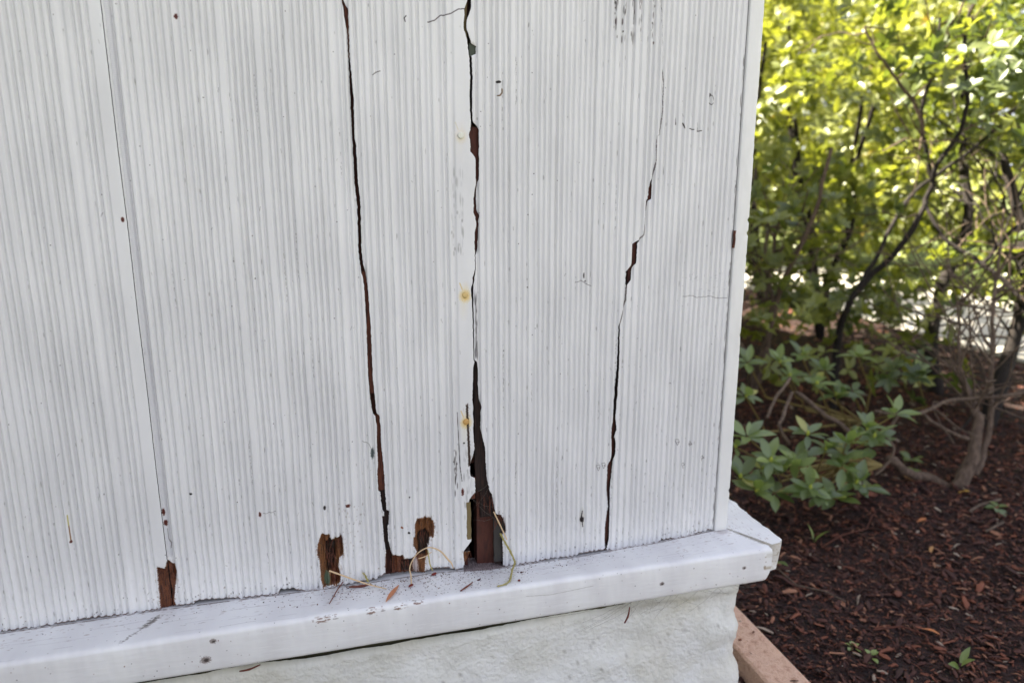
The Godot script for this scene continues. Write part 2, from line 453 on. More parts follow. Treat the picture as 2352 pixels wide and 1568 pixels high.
	m.blot(-661, 130, 1.6, 1.2, ink, 1.0, 0.4); m.blot(-592, 97, 1.3, 3.0, red, 1.0, 0.3, fine); m.stroke([-589, 97, -575, 98], 0.5, grey, 0.8)
	m.blot(-522, 96, 1.4, 2.6, ink, 0.95, 0.4); m.blot(-496, 95, 2.6, 1.9, red, 1.0, 0.3, fine)
	for k in 40: m.blot(rng.randf_range(-512, -478), rng.randf_range(40, 100), rng.randf_range(0.3, 0.9), rng.randf_range(0.3, 1.6), Color(0.62, 0.58, 0.55), 0.6, 0.8)
	m.blot(-315, 563, 2.6, 1.3, ink, 1.0, 0.3); m.stroke([-311, 556, -311, 552, -314, 549, -316, 549], 1.4, Color(0.42, 0.33, 0.24), 0.95)
	m.blot(-465.5, 156, 2.0, 6.5, Color(0.27, 0.31, 0.31), 0.95, 0.3, fine); m.stroke([-476, 172, -469, 168, -466, 160], 0.6, grey, 0.6)
	m.blot(-359, 158, 1.1, 1.1, ink, 1.0); m.blot(-435, 59, 1.4, 1.2, Color(0.5, 0.25, 0.12), 1.0); m.blot(-427, 51, 1.4, 1.4, ink, 1.0); m.blot(-425, 97, 0.8, 1.0, ink, 1.0)
	m.blot(-630, 613, 1.6, 2.4, red, 1.0, 0.3, fine); m.blot(-696, 424, 1.5, 2.4, red, 1.0, 0.4)
	m.stroke([-412, 624, -414, 622, -413, 618], 0.8, ink, 0.8); m.stroke([-448, 566, -444, 569, -440, 570], 0.8, grey, 0.9)
	m.stroke([-782, 120, -782, 108], 1.0, Color(0.72, 0.68, 0.42), 0.8); m.stroke([-782, 108, -782, 91], 0.8, Color(0.5, 0.36, 0.22), 0.7); m.blot(-782, 90, 1.2, 1.6, red, 0.9)
	for k in 290:   # the split where the paint still bridges it: a fine broken line
		var y := 290.0 + k
		var a := along(CRACK_C_L, y); var b := along(CRACK_C_R, y)
		if b - a < 1.7 and fine.get_noise_2d(y * 11.0, 7.0) > -0.28 - (0.2 if y < 480.0 else 0.0):
			m.blot((a + b) * 0.5 + 0.25 * fine.get_noise_2d(y * 16.0, 3.0), y, 0.32 + (0.2 if y < 480.0 else 0.0), 1.0, Color(0.33, 0.3, 0.29), 0.75 if y < 500.0 else 0.45, 0.6)
	# rust bleeding from three nails, one of them still pale
	for q in [[-355.0, 334.0, 1.0], [-356.0, 184.0, 1.0], [-357.0, 507.0, 0.22]]:
		m.blot(q[0] + 1, q[1] + 4, 3.0, 8, Color(0.86, 0.8, 0.62), 0.4 * q[2], 1.4, fine)
		m.blot(q[0] - 2, q[1] - 8, 3.6, 14, Color(0.86, 0.83, 0.72), 0.35 * q[2], 1.6, fine)
		m.blot(q[0], q[1] - 1, 5.6, 6.0, Color(0.86, 0.74, 0.46), 0.85 * q[2], 0.9, fine)
		m.stroke([q[0] - 6, q[1] + 14, q[0] - 3, q[1] + 6], 1.4, Color(0.82, 0.7, 0.42), 0.25 * q[2])
	# worn ridges beside the open seam, and the long scrape
	for q in [[-361.0, 470.0, 90], [-352.0, 160.0, 110]]:
		for k in 60:
			m.blot(q[0] + rng.randf_range(-8, 6), q[1] - rng.randf() * q[2], rng.randf_range(0.3, 1.1), rng.randf_range(1, 6), [Color(0.7, 0.7, 0.72), Color(0.6, 0.6, 0.6), grey][k % 3], rng.randf_range(0.1, 0.4), 0.8)
	for k in 40: m.blot(-343 + rng.randf_range(-1.2, 1.5), rng.randf_range(262, 332), 0.5, rng.randf_range(2, 8), Color(0.36, 0.35, 0.36), 0.6, 0.8)
	for k in 26: m.blot(-369 + rng.randf_range(-2.5, 2), rng.randf_range(94, 150), 0.6, rng.randf_range(1, 6), [ink, grey][k % 2], 0.6, 0.7)
	m.stroke([-366, 196, -365, 160, -364, 128, -362, 110], 0.7, ink, 0.7)
	m.blot(-361.5, 96, 1.6, 4.6, red, 1.0, 0.3, fine)
	for k in 90: m.blot(-20.5 + rng.randf_range(-1.2, 1.0), rng.randf_range(2, 610), rng.randf_range(0.25, 0.6), rng.randf_range(1, 7), grey, rng.randf_range(0.25, 0.8), 0.7)
	for k in 260:   # splash-back dirt along the foot
		var x := rng.randf_range(-880, -22)
		m.blot(x, along(BOARD_FOOT, x) + pow(rng.randf(), 2.0) * 16.0, rng.randf_range(0.3, 1.0), rng.randf_range(0.3, 1.5), [Color(0.45, 0.38, 0.33), ink, grey][k % 3], rng.randf_range(0.2, 0.7), 0.7, fine)
	for j in range(0, 836, 2):
		if fine.get_noise_2d(j * 5.0, 5.0) > -0.1: m.blot(-858 + j, along(BOARD_FOOT, -858 + j) + 0.6, 1.4, 0.7 + 0.9 * absf(fine.get_noise_2d(j * 9.0, 9.0)), Color(0.34, 0.25, 0.21), 0.75, 0.6, fine)
	# paint gone, wood rotten
	patch([-702.7, 48.7, -694.8, 45.0, -691.7, 55.0, -685.6, 48.9, -683.4, 41.1, -686.8, 22.4, -689.4, 5.7, -687.2, -4.5, -695.4, -6.3, -704.0, -2.7], 2.6, RUST)
	m.stroke([-691.5, 48, -692, 30, -690.5, 18, -692.5, 8], 1.0, Color(0.1, 0.05, 0.04), 0.9)
	patch([-529.6, 57.8, -527.5, 63.3, -518.5, 61.2, -518.1, 54.6, -504.7, 58.0, -503.7, 42.5, -504.5, 32.6, -509.0, 31.6, -510.8, 20.1, -508.3, 9.6, -509.3, 1.3, -513.1, -4.1, -521.2, -2.8, -528.8, -5.0, -530.8, 6.3, -531.1, 31.6, -533.4, 36.9, -532.2, 50.0], 2.4, TAN)
	patch([-522.6, 51.9, -518.0, 56.2, -512.4, 50.9, -512.9, 34.3, -515.1, 18.2, -523.0, 14.6, -523.5, 35.4], 6.0, ROTTEN)
	patch([-519.0, 22.0, -511.0, 20.0, -509.5, 0.0, -519.5, -2.0], 1.5, RUST)
	m.blot(-524, 6, 3.4, 9, Color(0.3, 0.36, 0.29), 0.95, 0.3, fine)
	patch([-414.6, 68.4, -408.1, 69.5, -402.4, 68.5, -398.1, 63.5, -396.2, 56.7, -397.4, 40.8, -402.2, 42.8, -404.1, 34.6, -406.3, 28.7, -404.5, 19.4, -407.8, 17.2, -410.1, -4.2, -416.6, -3.2, -416.4, 18.5, -421.8, 16.6, -418.2, 25.9, -421.7, 33.6, -421.4, 43.3, -419.7, 45.7, -419.6, 61.6, -417.0, 67.4], 1.8, TAN)
	patch([-413.4, 51.9, -406.9, 52.4, -402.6, 45.1, -403.2, 37.2, -406.3, 28.7, -407.8, 19.9, -416.7, 21.2, -415.5, 36.2, -416.9, 45.3], 4.5, ROTTEN)
	patch([-455.3, 27.8, -449.6, 30.5, -447.0, 24.8, -440.2, 22.9, -434.6, 22.5, -434.0, 17.5, -427.5, 16.6, -416.0, 20.2, -417.5, -4.8, -437.8, -0.8, -447.5, 0.3, -456.2, 3.9], 3.5, RUST)
	patch([-437.0, 15.0, -430.0, 14.0, -424.0, 16.0, -425.0, 0.0, -437.0, 2.0], 2.5, ROTTEN)
	m.blot(-420.5, 7, 3.2, 10.5, Color(0.72, 0.68, 0.67), 0.9, 0.4, fine)
	patch([-320.7, 61.6, -314.1, 59.0, -308.8, 46.1, -308.2, 37.3, -312.5, 32.6, -312.9, 25.6, -311.2, 7.6, -311.8, -3.9, -319.3, 1.7, -322.5, 18.1, -320.8, 33.7], 3.5, ROTTEN)
	patch([-361.6, 16.8, -351.9, 16.3, -353.2, 1.4, -359.8, -3.8], 2.4, TAN)
	patch([-20.4, 400.0, -16.7, 399.3, -16.0, 383.2, -17.0, 377.2, -19.8, 377.7, -20.8, 387.8], 0.8, ROTTEN)
	patch([-577.4, 0.8, -559.2, -0.5, -571.1, -6.3, -578.8, -6.1], 1.2, ROTTEN)
	patch([-668.0, 1.4, -648.0, 0.4, -622.0, -2.4, -622.0, -4.6, -648.0, -1.6, -668.0, -3.0], 1.0, RUST)
	patch([-356.0, 205.0, -353.5, 206.0, -352.5, 170.0, -351.0, 128.0, -354.0, 128.0, -354.5, 160.0], 0.8, ROTTEN)
	m.im.fill_rect(Rect2i(0, 0, 2048, 6), Color(0.852, 0.852, 0.85))
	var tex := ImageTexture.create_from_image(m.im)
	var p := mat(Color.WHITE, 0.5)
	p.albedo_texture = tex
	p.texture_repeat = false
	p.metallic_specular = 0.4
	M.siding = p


func deep_at(x: float, y: float) -> float:   # how far a patch is sunk at this spot, mm
	var d := 0.0
	var q := Vector2(x, y)
	for p in patches:
		var box: Rect2 = p[1]
		if box.has_point(q):
			var s := inside(p[0], q)
			if s > -0.7:
				d += p[2] * smoothstep(-0.7, 0.8, s) + (0.55 * noise.get_noise_2d(x * 70.0, y * 4.0) + 0.3 * fine.get_noise_2d(x * 60.0, y * 10.0)) * smoothstep(-0.2, 1.0, s) * minf(p[2], 2.0)
	return d


func board(parent: Node3D, lo: float, hi: float, left: Array, right: Array, step := 0.75) -> MeshInstance3D:
	var s := Shape.new()
	var rows := PackedFloat32Array()
	var y := -14.0
	while y < 150.0:
		rows.append(y)
		y += 1.2
	while y < 705.0:
		rows.append(y)
		y += 2.5
	for r in [740.0, 780.0, 840.0, 900.0, 1000.0, 1100.0, 1300.0, 1500.0, HOUSE_TOP * 1000.0]:
		rows.append(r)
	var cols := int((hi - lo) / step) + 1
	var Ls := PackedFloat32Array(); var Rs := PackedFloat32Array()
	for r in rows:
		Ls.append(along(left, r) + (fine.get_noise_2d(r * 14.0, 17.0) * 0.55 + fine.get_noise_2d(r * 60.0, 17.0) * 0.4) * (1.0 if lo > -690.0 else 0.35))
		Rs.append(along(right, r) + (fine.get_noise_2d(r * 14.0, 17.0) * 0.55 + fine.get_noise_2d(r * 60.0, 17.0) * 0.4) * (0.35 if hi < -600.0 or hi > -30.0 else 1.0))
	var foot := PackedFloat32Array()
	for c in cols + 1:
		foot.append(along(BOARD_FOOT, lo + c * step) + fine.get_noise_2d((lo + c * step) * 12.0, 8.0) * 0.9)
	var pts := PackedVector3Array()
	pts.resize(rows.size() * (cols + 1))
	var k := 0
	for r in rows.size():
		var yy := rows[r]
		var drift := noise.get_noise_2d(yy * 0.6, 0.0) * 1.1
		var lump := 0.10 + 0.34 * smoothstep(120.0, 20.0, yy)
		for c in cols + 1:
			var x := clampf(lo + c * step, Ls[r], Rs[r])
			var py := maxf(yy, foot[c])
			var fx := (x + drift * (0.6 + 0.4 * sin(x * 0.02)) + 1200.0) * 4.0
			var z := flutes[clampi(int(fx), 0, 4803)] * (0.96 + 0.10 * noise.get_noise_2d(x * 1.2, py * 0.3)) * (1.0 - 0.35 * smoothstep(60.0, 15.0, py) * clampf(fine.get_noise_2d(x * 2.0, py * 2.0) + 0.5, 0.0, 1.0))
			z += fine.get_noise_2d(x * 3.0, py * 3.0) * lump
			if x > -691.0 and x < -683.5: z -= 2.2 * smoothstep(-683.5, -684.8, x) * smoothstep(40.0, 60.0, py)
			z -= 0.45 * exp(-minf(x - Ls[r], Rs[r] - x) * 1.8)
			if py < 9.0: z -= 0.6 * exp(-(py - foot[c]) * 0.7)
			z -= deep_at(x, py) if py < 66.0 or py > 126.0 else 0.0
			pts[k] = Vector3(x, py, z) * 0.001
			k += 1
	s.v = pts
	s.n.resize(k); s.uv.resize(k); s.c.resize(k); s.c.fill(Color.WHITE)
	for j in k:
		s.uv[j] = Vector2((pts[j].x * 1000.0 + 930.0) / 940.0, clampf((700.0 - pts[j].y * 1000.0) / 719.7, 0.001, 0.999))
	var w := cols + 1
	for r in rows.size() - 1:
		if rows[r + 1] < -11.5: continue
		for c in cols:
			var a := r * w + c
			if pts[a].x == pts[a + 1].x and pts[a + w].x == pts[a + w + 1].x: continue
			s.quad(a, a + w, a + w + 1, a + 1)
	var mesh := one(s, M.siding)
	var e := Shape.new()   # the broken or sawn edges and the foot, bare wood
	for side in 2:
		for r in rows.size():
			var x := (Ls[r] if side == 0 else Rs[r]) * 0.001
			var cc := clampi(int(((Ls[r] if side == 0 else Rs[r]) - lo) / step) + (0 if side == 0 else 1), 0, cols)
			var f := pts[r * w + cc]
			e.point(Vector3(x, f.y, f.z))
			e.point(Vector3(x + (0.0006 if side == 0 else -0.0006) * (1.0 + fine.get_noise_2d(rows[r] * 9.0, lo)), f.y, -0.004))
			e.point(Vector3(x, f.y, -0.0125))
		var b := side * rows.size() * 3
		for r in rows.size() - 1:
			for q in 2:
				var a := b + r * 3 + q
				if side == 0:
					e.quad(a, a + 1, a + 4, a + 3)
				else:
					e.quad(a, a + 3, a + 4, a + 1)
	var base := e.v.size()
	for c in cols + 1:
		var f := pts[c]
		e.point(f); e.point(Vector3(f.x, f.y, -0.0125))
	for c in cols:
		e.quad(base + c * 2, base + c * 2 + 2, base + c * 2 + 3, base + c * 2 + 1)
	e.into(mesh, M.dark_wood)
	return put("siding_board", mesh, parent)


func far_board(parent: Node3D, width: float, height: float, at: Vector3, turn: float) -> void:   # a board out of the picture: the same combed face, drawn straight up
	var s := Shape.new()
	var n := int(width / 0.0015)
	var x0 := rng.randi_range(0, 2600)
	for r in 2:
		for c in n + 1:
			var x := width * c / n
			var z := flutes[x0 + int(minf(x, 0.34) * 4000.0)] * 0.001 - 0.002 * exp(-minf(x, width - x) * 900.0)
			s.point(Vector3(x, height * r, z), Vector2(0.2, 0.2))
	for c in n:
		s.quad(c, n + 1 + c, n + 2 + c, c + 1)
	var a := s.point(Vector3(0, 0, -0.0125)); var b := s.point(Vector3(0, height, -0.0125))
	var d := s.point(Vector3(width, 0, -0.0125)); var e := s.point(Vector3(width, height, -0.0125))
	s.quad(a, b, n + 1, 0); s.quad(n, 2 * n + 1, e, d)
	var o := put("siding_board", one(s, M.paint), parent, at)
	o.rotation.y = turn


func sliver(parent: Node3D, called: String, x0: float, x1: float, y0: float, y1: float, z: float, m: Material) -> MeshInstance3D:   # a splintered strip of the board behind an opening, mm
	var s := Shape.new()
	var n := int((y1 - y0) / 6.0) + 2
	for k in n:
		var y := lerpf(y0, y1, k / float(n - 1))
		var j := fine.get_noise_2d(y * 12.0, x0) * 0.9
		for q in [Vector3(x0 + j, y, z - 3.0), Vector3(x0 + j, y, z - 0.3), Vector3(x0 + j + 0.5, y, z), Vector3(lerpf(x0, x1, 0.5), y, z + fine.get_noise_2d(y * 6.0, x1) * 0.5), Vector3(x1 + j - 0.5, y, z), Vector3(x1 + j, y, z - 3.0)]:
			s.point(q * 0.001)
	for k in n - 1:
		for q in 5:
			var a := k * 6 + q
			s.quad(a, a + 6, a + 7, a + 1)
	return put(called, one(s, m), parent)


func ledge_back(x: float) -> float:
	return along([-6000.0, -4.0, -860.0, -4.0, -650.0, -3.6, -500.0, -6.4, -400.0, -5.0, -315.0, -11.6, -210.0, -10.8, -90.0, -6.6, -20.0, -1.0, 0.0, -0.5, 80.0, -0.5], x)


func nail(parent: Node3D, x: float, y: float, r: float, col: Color, label := "") -> void:
	r *= 0.001
	var s := Shape.new()
	var mid := s.point(Vector3(0, 0, 0.0012))
	for k in 3:
		for a in 14:
			var an := -TAU * a / 14.0
			var q: float = [0.6, 0.95, 1.0][k] * r * (1.0 + 0.12 * fine.get_noise_2d(an * 40.0, x))
			s.point(Vector3(cos(an) * q, sin(an) * q, [0.0011, 0.0006, -0.002][k]))
	for a in 14:
		var b := (a + 1) % 14
		s.tri(mid, 1 + a, 1 + b)
		for k in 2:
			s.quad(1 + k * 14 + a, 15 + k * 14 + a, 15 + k * 14 + b, 1 + k * 14 + b)
	var m := mat(Color.WHITE, 0.75)
	m.albedo_texture = ramp_texture(int(y), 0.03, [col.darkened(0.45), col, col.lightened(0.25), col])
	triplanar(m, Vector3(70, 70, 70))
	var o := put("nail_head", one(s, m), parent, Vector3(x, y, 0.4) * 0.001)
	if label: o.set_meta("label", label)


func pinch(left: Array, right: Array) -> Array:   # the fine split: closed to a hairline wherever it is not really open
	var l := []; var r := []
	for k in 240:
		var y := -9.0 + k * 3.0
		var a := along(left, y); var b := along(right, y)
		if b - a < 1.7 and y > 180.0 or b - a < 0.8:
			var mid := (a + b) * 0.5
			var open := 0.28 * maxf(0.0, fine.get_noise_2d(y * 9.0, 61.0) + 0.15)
			a = mid - open; b = mid + open
		l.append_array([y, a]); r.append_array([y, b])
	return [l, r]


func build_house() -> void:
	make_flutes()
	wall_marks()
	var h := thing("house", "white house corner with cracked, rotting combed wood siding above a painted ledge", "house")
	var outer := [-20, -930.0, 2700, -930.0]
	var seam_r := []
	for k in range(0, SEAM_L.size(), 2):
		seam_r.append(SEAM_L[k]); seam_r.append(SEAM_L[k + 1] + 0.7)
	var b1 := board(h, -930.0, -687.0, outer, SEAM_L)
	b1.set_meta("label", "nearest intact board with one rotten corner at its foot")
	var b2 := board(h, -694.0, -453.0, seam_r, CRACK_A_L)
	b2.set_meta("label", "board piece between the tight seam and the long crack, rotten hole at its foot")
	var b3 := board(h, -476.0, -337.0, CRACK_A_R, CRACK_B_L)
	b3.set_meta("label", "narrow board piece between two open cracks, keyhole of bare wood at its foot")
	var pinched := pinch(CRACK_C_L, CRACK_C_R)
	var b4 := board(h, -350.0, -119.0, CRACK_B_R, pinched[0])
	b4.set_meta("label", "board piece beside the wide open seam, black rot at its lower edge")
	var b5 := board(h, -178.0, -19.0, pinched[1], [-20, -19.6, 2700, -19.6])
	b5.set_meta("label", "board piece next to the house corner")
	nail(b3, -355.0, 334.0, 3.6, Color(0.78, 0.66, 0.4), "rusty nail head with a yellow stain")
	nail(b3, -356.0, 184.0, 3.8, Color(0.72, 0.54, 0.26), "rustiest nail head, orange brown")
	nail(b3, -357.0, 507.0, 3.8, Color(0.84, 0.84, 0.78), "pale painted nail head")
	# wood that shows inside the openings
	sliver(h, "wood_sliver", -349.5, -335.5, 402.0, 516.0, -5.0, M.sheathing)
	sliver(h, "wood_sliver", -350.0, -334.0, 345.0, 446.0, -6.0, M.sheathing)
	sliver(h, "wood_sliver", -344.4, -322.0, 92.0, 259.0, -6.0, M.dark_wood)
	sliver(h, "wood_sliver", -338.0, -316.0, 56.0, 118.0, -8.0, M.dark_wood)
	sliver(h, "wood_sliver", -321.5, -307.5, -6.0, 63.0, -6.0, M.grey_wood)
	sliver(h, "bare_wood", -20.0, -17.6, 378.0, 399.0, 3.75, M.wood).set_meta("label", "brown chip where the paint is gone beside the corner trim")
	sliver(h, "wood_sliver", -155.0, -144.0, 338.0, 394.0, -4.6, M.sheathing)
	sliver(h, "wood_sliver", -136.5, -128.0, 434.0, 458.0, -4.6, M.sheathing)
	sliver(h, "wood_sliver", -177.5, -163.0, -8.0, 172.0, -6.5, M.sheathing)
	sliver(h, "wood_sliver", -352.0, -344.5, 84.0, 112.0, -3.8, M.wood)
	sliver(h, "wood_sliver", -470.5, -456.0, 226.0, 364.0, -4.8, M.wood)
	sliver(h, "wood_sliver", -463.5, -449.5, 108.0, 201.0, -4.6, M.wood)
	sliver(h, "wood_sliver", -459.0, -446.0, 30.0, 108.0, -7.0, M.dark_wood)
	sliver(h, "wood_sliver", -477.0, -466.0, 581.0, 660.0, -4.6, M.wood)
	sliver(h, "wood_sliver", -357.0, -351.0, 33.0, 82.0, 0.2, M.olive_wood).set_meta("label", "olive brown splinter standing at the edge of the black opening")
	sliver(h, "paint_flake", -346.0, -338.0, 588.0, 601.0, -3.8, M.green_paint).set_meta("label", "dark green flake of older paint in the open seam")
	sliver(h, "wood_sliver", -355.0, -347.0, 600.0, 640.0, -5.0, M.olive_wood)
	var fib := Shape.new()   # torn fibres standing in the rot
	for q in [[-531.0, -504.0, 58.0, 26.0], [-416.0, -398.0, 52.0, 16.0], [-455.0, -428.0, 18.0, 16.0], [-523.0, -510.0, 40.0, 24.0], [-322.0, -310.0, 62.0, 24.0], [-344.0, -324.0, 84.0, 22.0], [-361.0, -352.0, 12.0, 10.0], [-702.0, -686.0, 44.0, 12.0]]:
		for k in 16:
			var p := Vector3(rng.randf_range(q[0], q[1]), q[2] + rng.randf_range(-5, 4), rng.randf_range(-4.0, -0.5)) * 0.001
			var d: Vector3 = Vector3(rng.randfn() * 0.18, -1, 0.12 * rng.randfn()) * rng.randf_range(0.2, 1.0) * q[3] * 0.001
			var w := rng.randf_range(0.00015, 0.0007)
			fib.tube([p, p + d * 0.5 + Vector3(0, 0, 0.0006 * rng.randfn()), p + d], [w * 0.6, w, w * 0.2], 4)
	put("wood_fibres", one(fib, M.wood), h).set_meta("kind", "stuff")
	# sheathing behind the boards, open in a narrow slit behind the wide seam
	var s := Shape.new()
	s.box(Vector3(-5.0, -0.016, -0.032), Vector3(-0.3535, HOUSE_TOP, -0.0135))
	s.box(Vector3(-0.3415, -0.016, -0.034), Vector3(-0.02, HOUSE_TOP, -0.0145))
	s.box(Vector3(-0.3535, 0.125, -0.034), Vector3(-0.3415, HOUSE_TOP, -0.016))
	put("sheathing_board", one(s, M.sheathing), h)
	# corner trim: the edge of the side wall's first board
	s = Shape.new()
	corner_trim(s)
	put("corner_board", one(s, M.trim), h)
	# boards out of the picture
	for k in 12:
		far_board(h, 0.347, HOUSE_TOP + 0.004, Vector3(-0.932 - 0.348 * (k + 1), -0.004, 0), 0.0)
	for k in 16:
		far_board(h, 0.347, HOUSE_TOP + 0.004, Vector3(0, -0.001, -0.088 - 0.348 * k), PI / 2)
	ledges(h)
	foundation(h)
	s = Shape.new()   # the unseen rest: back and far walls, floor above the foundation, roof slab
	s.box(Vector3(-5.2, -0.3, -5.8), Vector3(-5.1, HOUSE_TOP, -0.02))
	s.box(Vector3(-5.1, -0.3, -5.8), Vector3(-0.02, HOUSE_TOP, -5.7))
	s.box(Vector3(-0.034, -0.016, -5.7), Vector3(-0.0145, HOUSE_TOP, -0.036))
	s.box(Vector3(-5.1, -0.06, -5.7), Vector3(-0.036, -0.02, -0.036))
	put("inner_wall", one(s, M.sheathing), h)
	s = Shape.new()
	s.box(Vector3(-5.3, HOUSE_TOP, -5.95), Vector3(0.12, HOUSE_TOP + 0.16, 0.1), 0.006)
	put("roof", one(s, M.paint), h)


func corner_trim(s: Shape) -> void:
	var ys := PackedFloat32Array()
	var y := -0.0005
	while y < 0.7:
		ys.append(y)
		y += 0.004
	ys.append(HOUSE_TOP)
	var prof := [[-0.0186, -0.012], [-0.0186, 0.0022], [-0.0176, 0.0032], [-0.012, 0.0034], [-0.006, 0.0034], [-0.0016, 0.0032], [-0.0004, 0.0022], [0.0, 0.0008], [0.0, -0.02], [0.0, -0.087]]
	for r in ys.size():
		for k in prof.size():
			var j := fine.get_noise_2d(ys[r] * 6000.0, k * 9.0) * 0.00035 + noise.get_noise_2d(ys[r] * 700.0, k * 3.0) * 0.0004
			var bite := 0.0
			if k > 4 and k < 8: bite = 0.0012 * maxf(0.0, fine.get_noise_2d(ys[r] * 2600.0, 40.0) - 0.35) * 4.0
			s.point(Vector3(prof[k][0] + (j if k > 5 else 0.0) - bite, ys[r], prof[k][1] + (j if k > 1 and k < 7 else 0.0) - bite))
	for r in ys.size() - 1:
		for k in prof.size() - 1:
			var a := r * prof.size() + k
			s.quad(a, a + prof.size(), a + prof.size() + 1, a + 1)


func ledges(h: Node3D) -> void:
	var m := Map.new(-1000.0, 175.0, 2048, 350, 2.0)   # u along the ledge, v unrolled: 0 at the wall, 60 at the nose, 105 at the bottom edge
	base_map(m, 41, Color(0.845, 0.84, 0.835), Color(0.9, 0.9, 0.89))
	var ink := Color(0.14, 0.11, 0.1)
	var grey := Color(0.45, 0.42, 0.4)
	var brown := Color(0.34, 0.2, 0.14)
	for k in 900:   # grime lying against the wall and along the weathered top
		var x := rng.randf_range(-940, 20)
		m.blot(x, 175 - (30 + pow(rng.randf(), 2.2) * 40.0), rng.randf_range(0.4, 2.6), rng.randf_range(0.3, 0.9), [grey, Color(0.6, 0.56, 0.53), brown][k % 3], rng.randf_range(0.08, 0.4), 0.9, fine)
	for k in 260:
		m.blot(rng.randf_range(-470, -290), 175 - rng.randf_range(32, 84), rng.randf_range(0.25, 0.8), rng.randf_range(0.25, 0.7), [ink, brown, grey][k % 3], rng.randf_range(0.3, 0.9), 0.7)
	for k in 260:
		m.blot(rng.randf_range(-940, 20), 175 - rng.randf_range(34, 134), rng.randf_range(0.25, 0.7), rng.randf_range(0.25, 0.8), [ink, grey, brown][k % 3], rng.randf_range(0.2, 0.7), 0.7)
	for k in 60:
		var x := rng.randf_range(-940, 20); var y := 175 - rng.randf_range(40, 86)
		m.stroke([x, y, x + rng.randf_range(10, 50), y + rng.randf_range(-1, 1)], rng.randf_range(0.4, 0.9), Color(0.68, 0.66, 0.66), 0.3)
	for k in range(0, 940, 3):   # the dirty line where board and ledge meet
		if fine.get_noise_2d(k * 4.0, 91.0) > -0.25:
			m.blot(-940 + k, 175 - 30.4, 2.6, 0.9, [Color(0.3, 0.24, 0.21), Color(0.5, 0.46, 0.43)][k % 2], 0.6, 0.8, fine)
	bare(m, ring([-356, 175, -309, 175, -309, 147, -330, 141, -352, 142, -362, 143]), [Color(0.25, 0.2, 0.2), Color(0.5, 0.45, 0.44), Color(0.66, 0.62, 0.61), Color(0.38, 0.32, 0.31)])
	for k in 9: m.stroke([-358, 150.0 + k * 2.4, -308, 152.0 + k * 2.4], 0.7, Color(0.2, 0.15, 0.15), 0.7)
	for k in 60:
		var t := rng.randf()
		m.blot(-703 - t * 13.0 + rng.randfn() * 1.6, 175 - (42 + t * 18.0) + rng.randfn() * 1.4, rng.randf_range(0.6, 2.8), rng.randf_range(0.4, 1.3), [grey, Color(0.36, 0.34, 0.32), Color(0.55, 0.53, 0.5)][k % 3], 0.6, 0.5, fine)
	for k in 26:
		var t := rng.randf()
		m.blot(-715 - t * 20.0 + rng.randfn(), 175 - (60 + t * 24.0) + rng.randfn(), 1.2, 0.6, grey, 0.6, 0.5, fine)
	# blisters and chips at the nose
	for q in [[-529.0, 91.0, 1.0], [-476.0, 90.0, 0.8], [-447.0, 90.0, 0.6], [-424.0, 88.0, 0.6]]:
		for k in int(26 * q[2]):
			m.blot(q[0] + rng.randf_range(-13, 13) * q[2], 175 - q[1] + rng.randf_range(-3.5, 3.0), rng.randf_range(0.5, 3.2), rng.randf_range(0.3, 0.7), [brown, grey, Color(0.62, 0.56, 0.52), Color(0.93, 0.93, 0.92)][k % 4], rng.randf_range(0.3, 0.8), 0.6, fine)
		m.blot(q[0] - 4.0 * q[2], 175 - q[1] - 2.0, 5.0 * q[2], 0.8, Color(0.46, 0.33, 0.27), 0.85, 0.5, fine)
	for q in [[-653.0, 118.0, 4.0], [-644.0, 97.0, 2.6], [-124.0, 113.0, 2.4], [-9.0, 109.0, 2.2]]:
		m.blot(q[0], 175 - q[1], q[2] * 1.3, q[2], Color(0.52, 0.48, 0.46), 0.9, 0.4, fine)
		m.blot(q[0] + 0.6, 175 - q[1] - 0.4, q[2] * 0.6, q[2] * 0.5, ink, 0.75, 0.5, fine)
	for k in 70: m.blot(rng.randf_range(-600, 10), 175 - rng.randf_range(96, 130), rng.randf_range(2, 9), rng.randf_range(0.3, 0.6), Color(0.93, 0.93, 0.92), 0.5, 0.8, fine)
	m.stroke([-300, 175 - 101, -270, 175 - 104, -245, 175 - 103, -215, 175 - 101], 0.6, Color(0.66, 0.65, 0.62), 0.7)
	# worn end at the mitre
	for k in 22: m.blot(26 + rng.randf_range(-5, 4), 175 - rng.randf_range(88, 134), rng.randf_range(0.5, 1.6), rng.randf_range(0.8, 3), [Color(0.62, 0.56, 0.45), Color(0.5, 0.42, 0.33), Color(0.8, 0.79, 0.75)][k % 3], 0.6, 0.6, fine)
	for k in 50:
		var t := rng.randf()
		m.blot(t * 32.0, 175 - 30 - t * 58.0, rng.randf_range(1.0, 4), rng.randf_range(0.8, 2.4), Color(0.7, 0.68, 0.66), 0.5, 0.8, fine)
	m.stroke([0, 145, 12, 124, 24, 104, 34, 88], 1.6, Color(0.55, 0.49, 0.45), 0.9)
	m.blot(-10, 175 - 36, 9, 6, Color(0.7, 0.67, 0.66), 0.7, 0.5, fine)
	var p := mat(Color.WHITE, 0.5)
	p.albedo_texture = ImageTexture.create_from_image(m.im)
	p.texture_repeat = false
	relief(p, 33, 0.05, 0.022, 5)
	p.uv1_scale = Vector3.ONE
	M.ledge = p
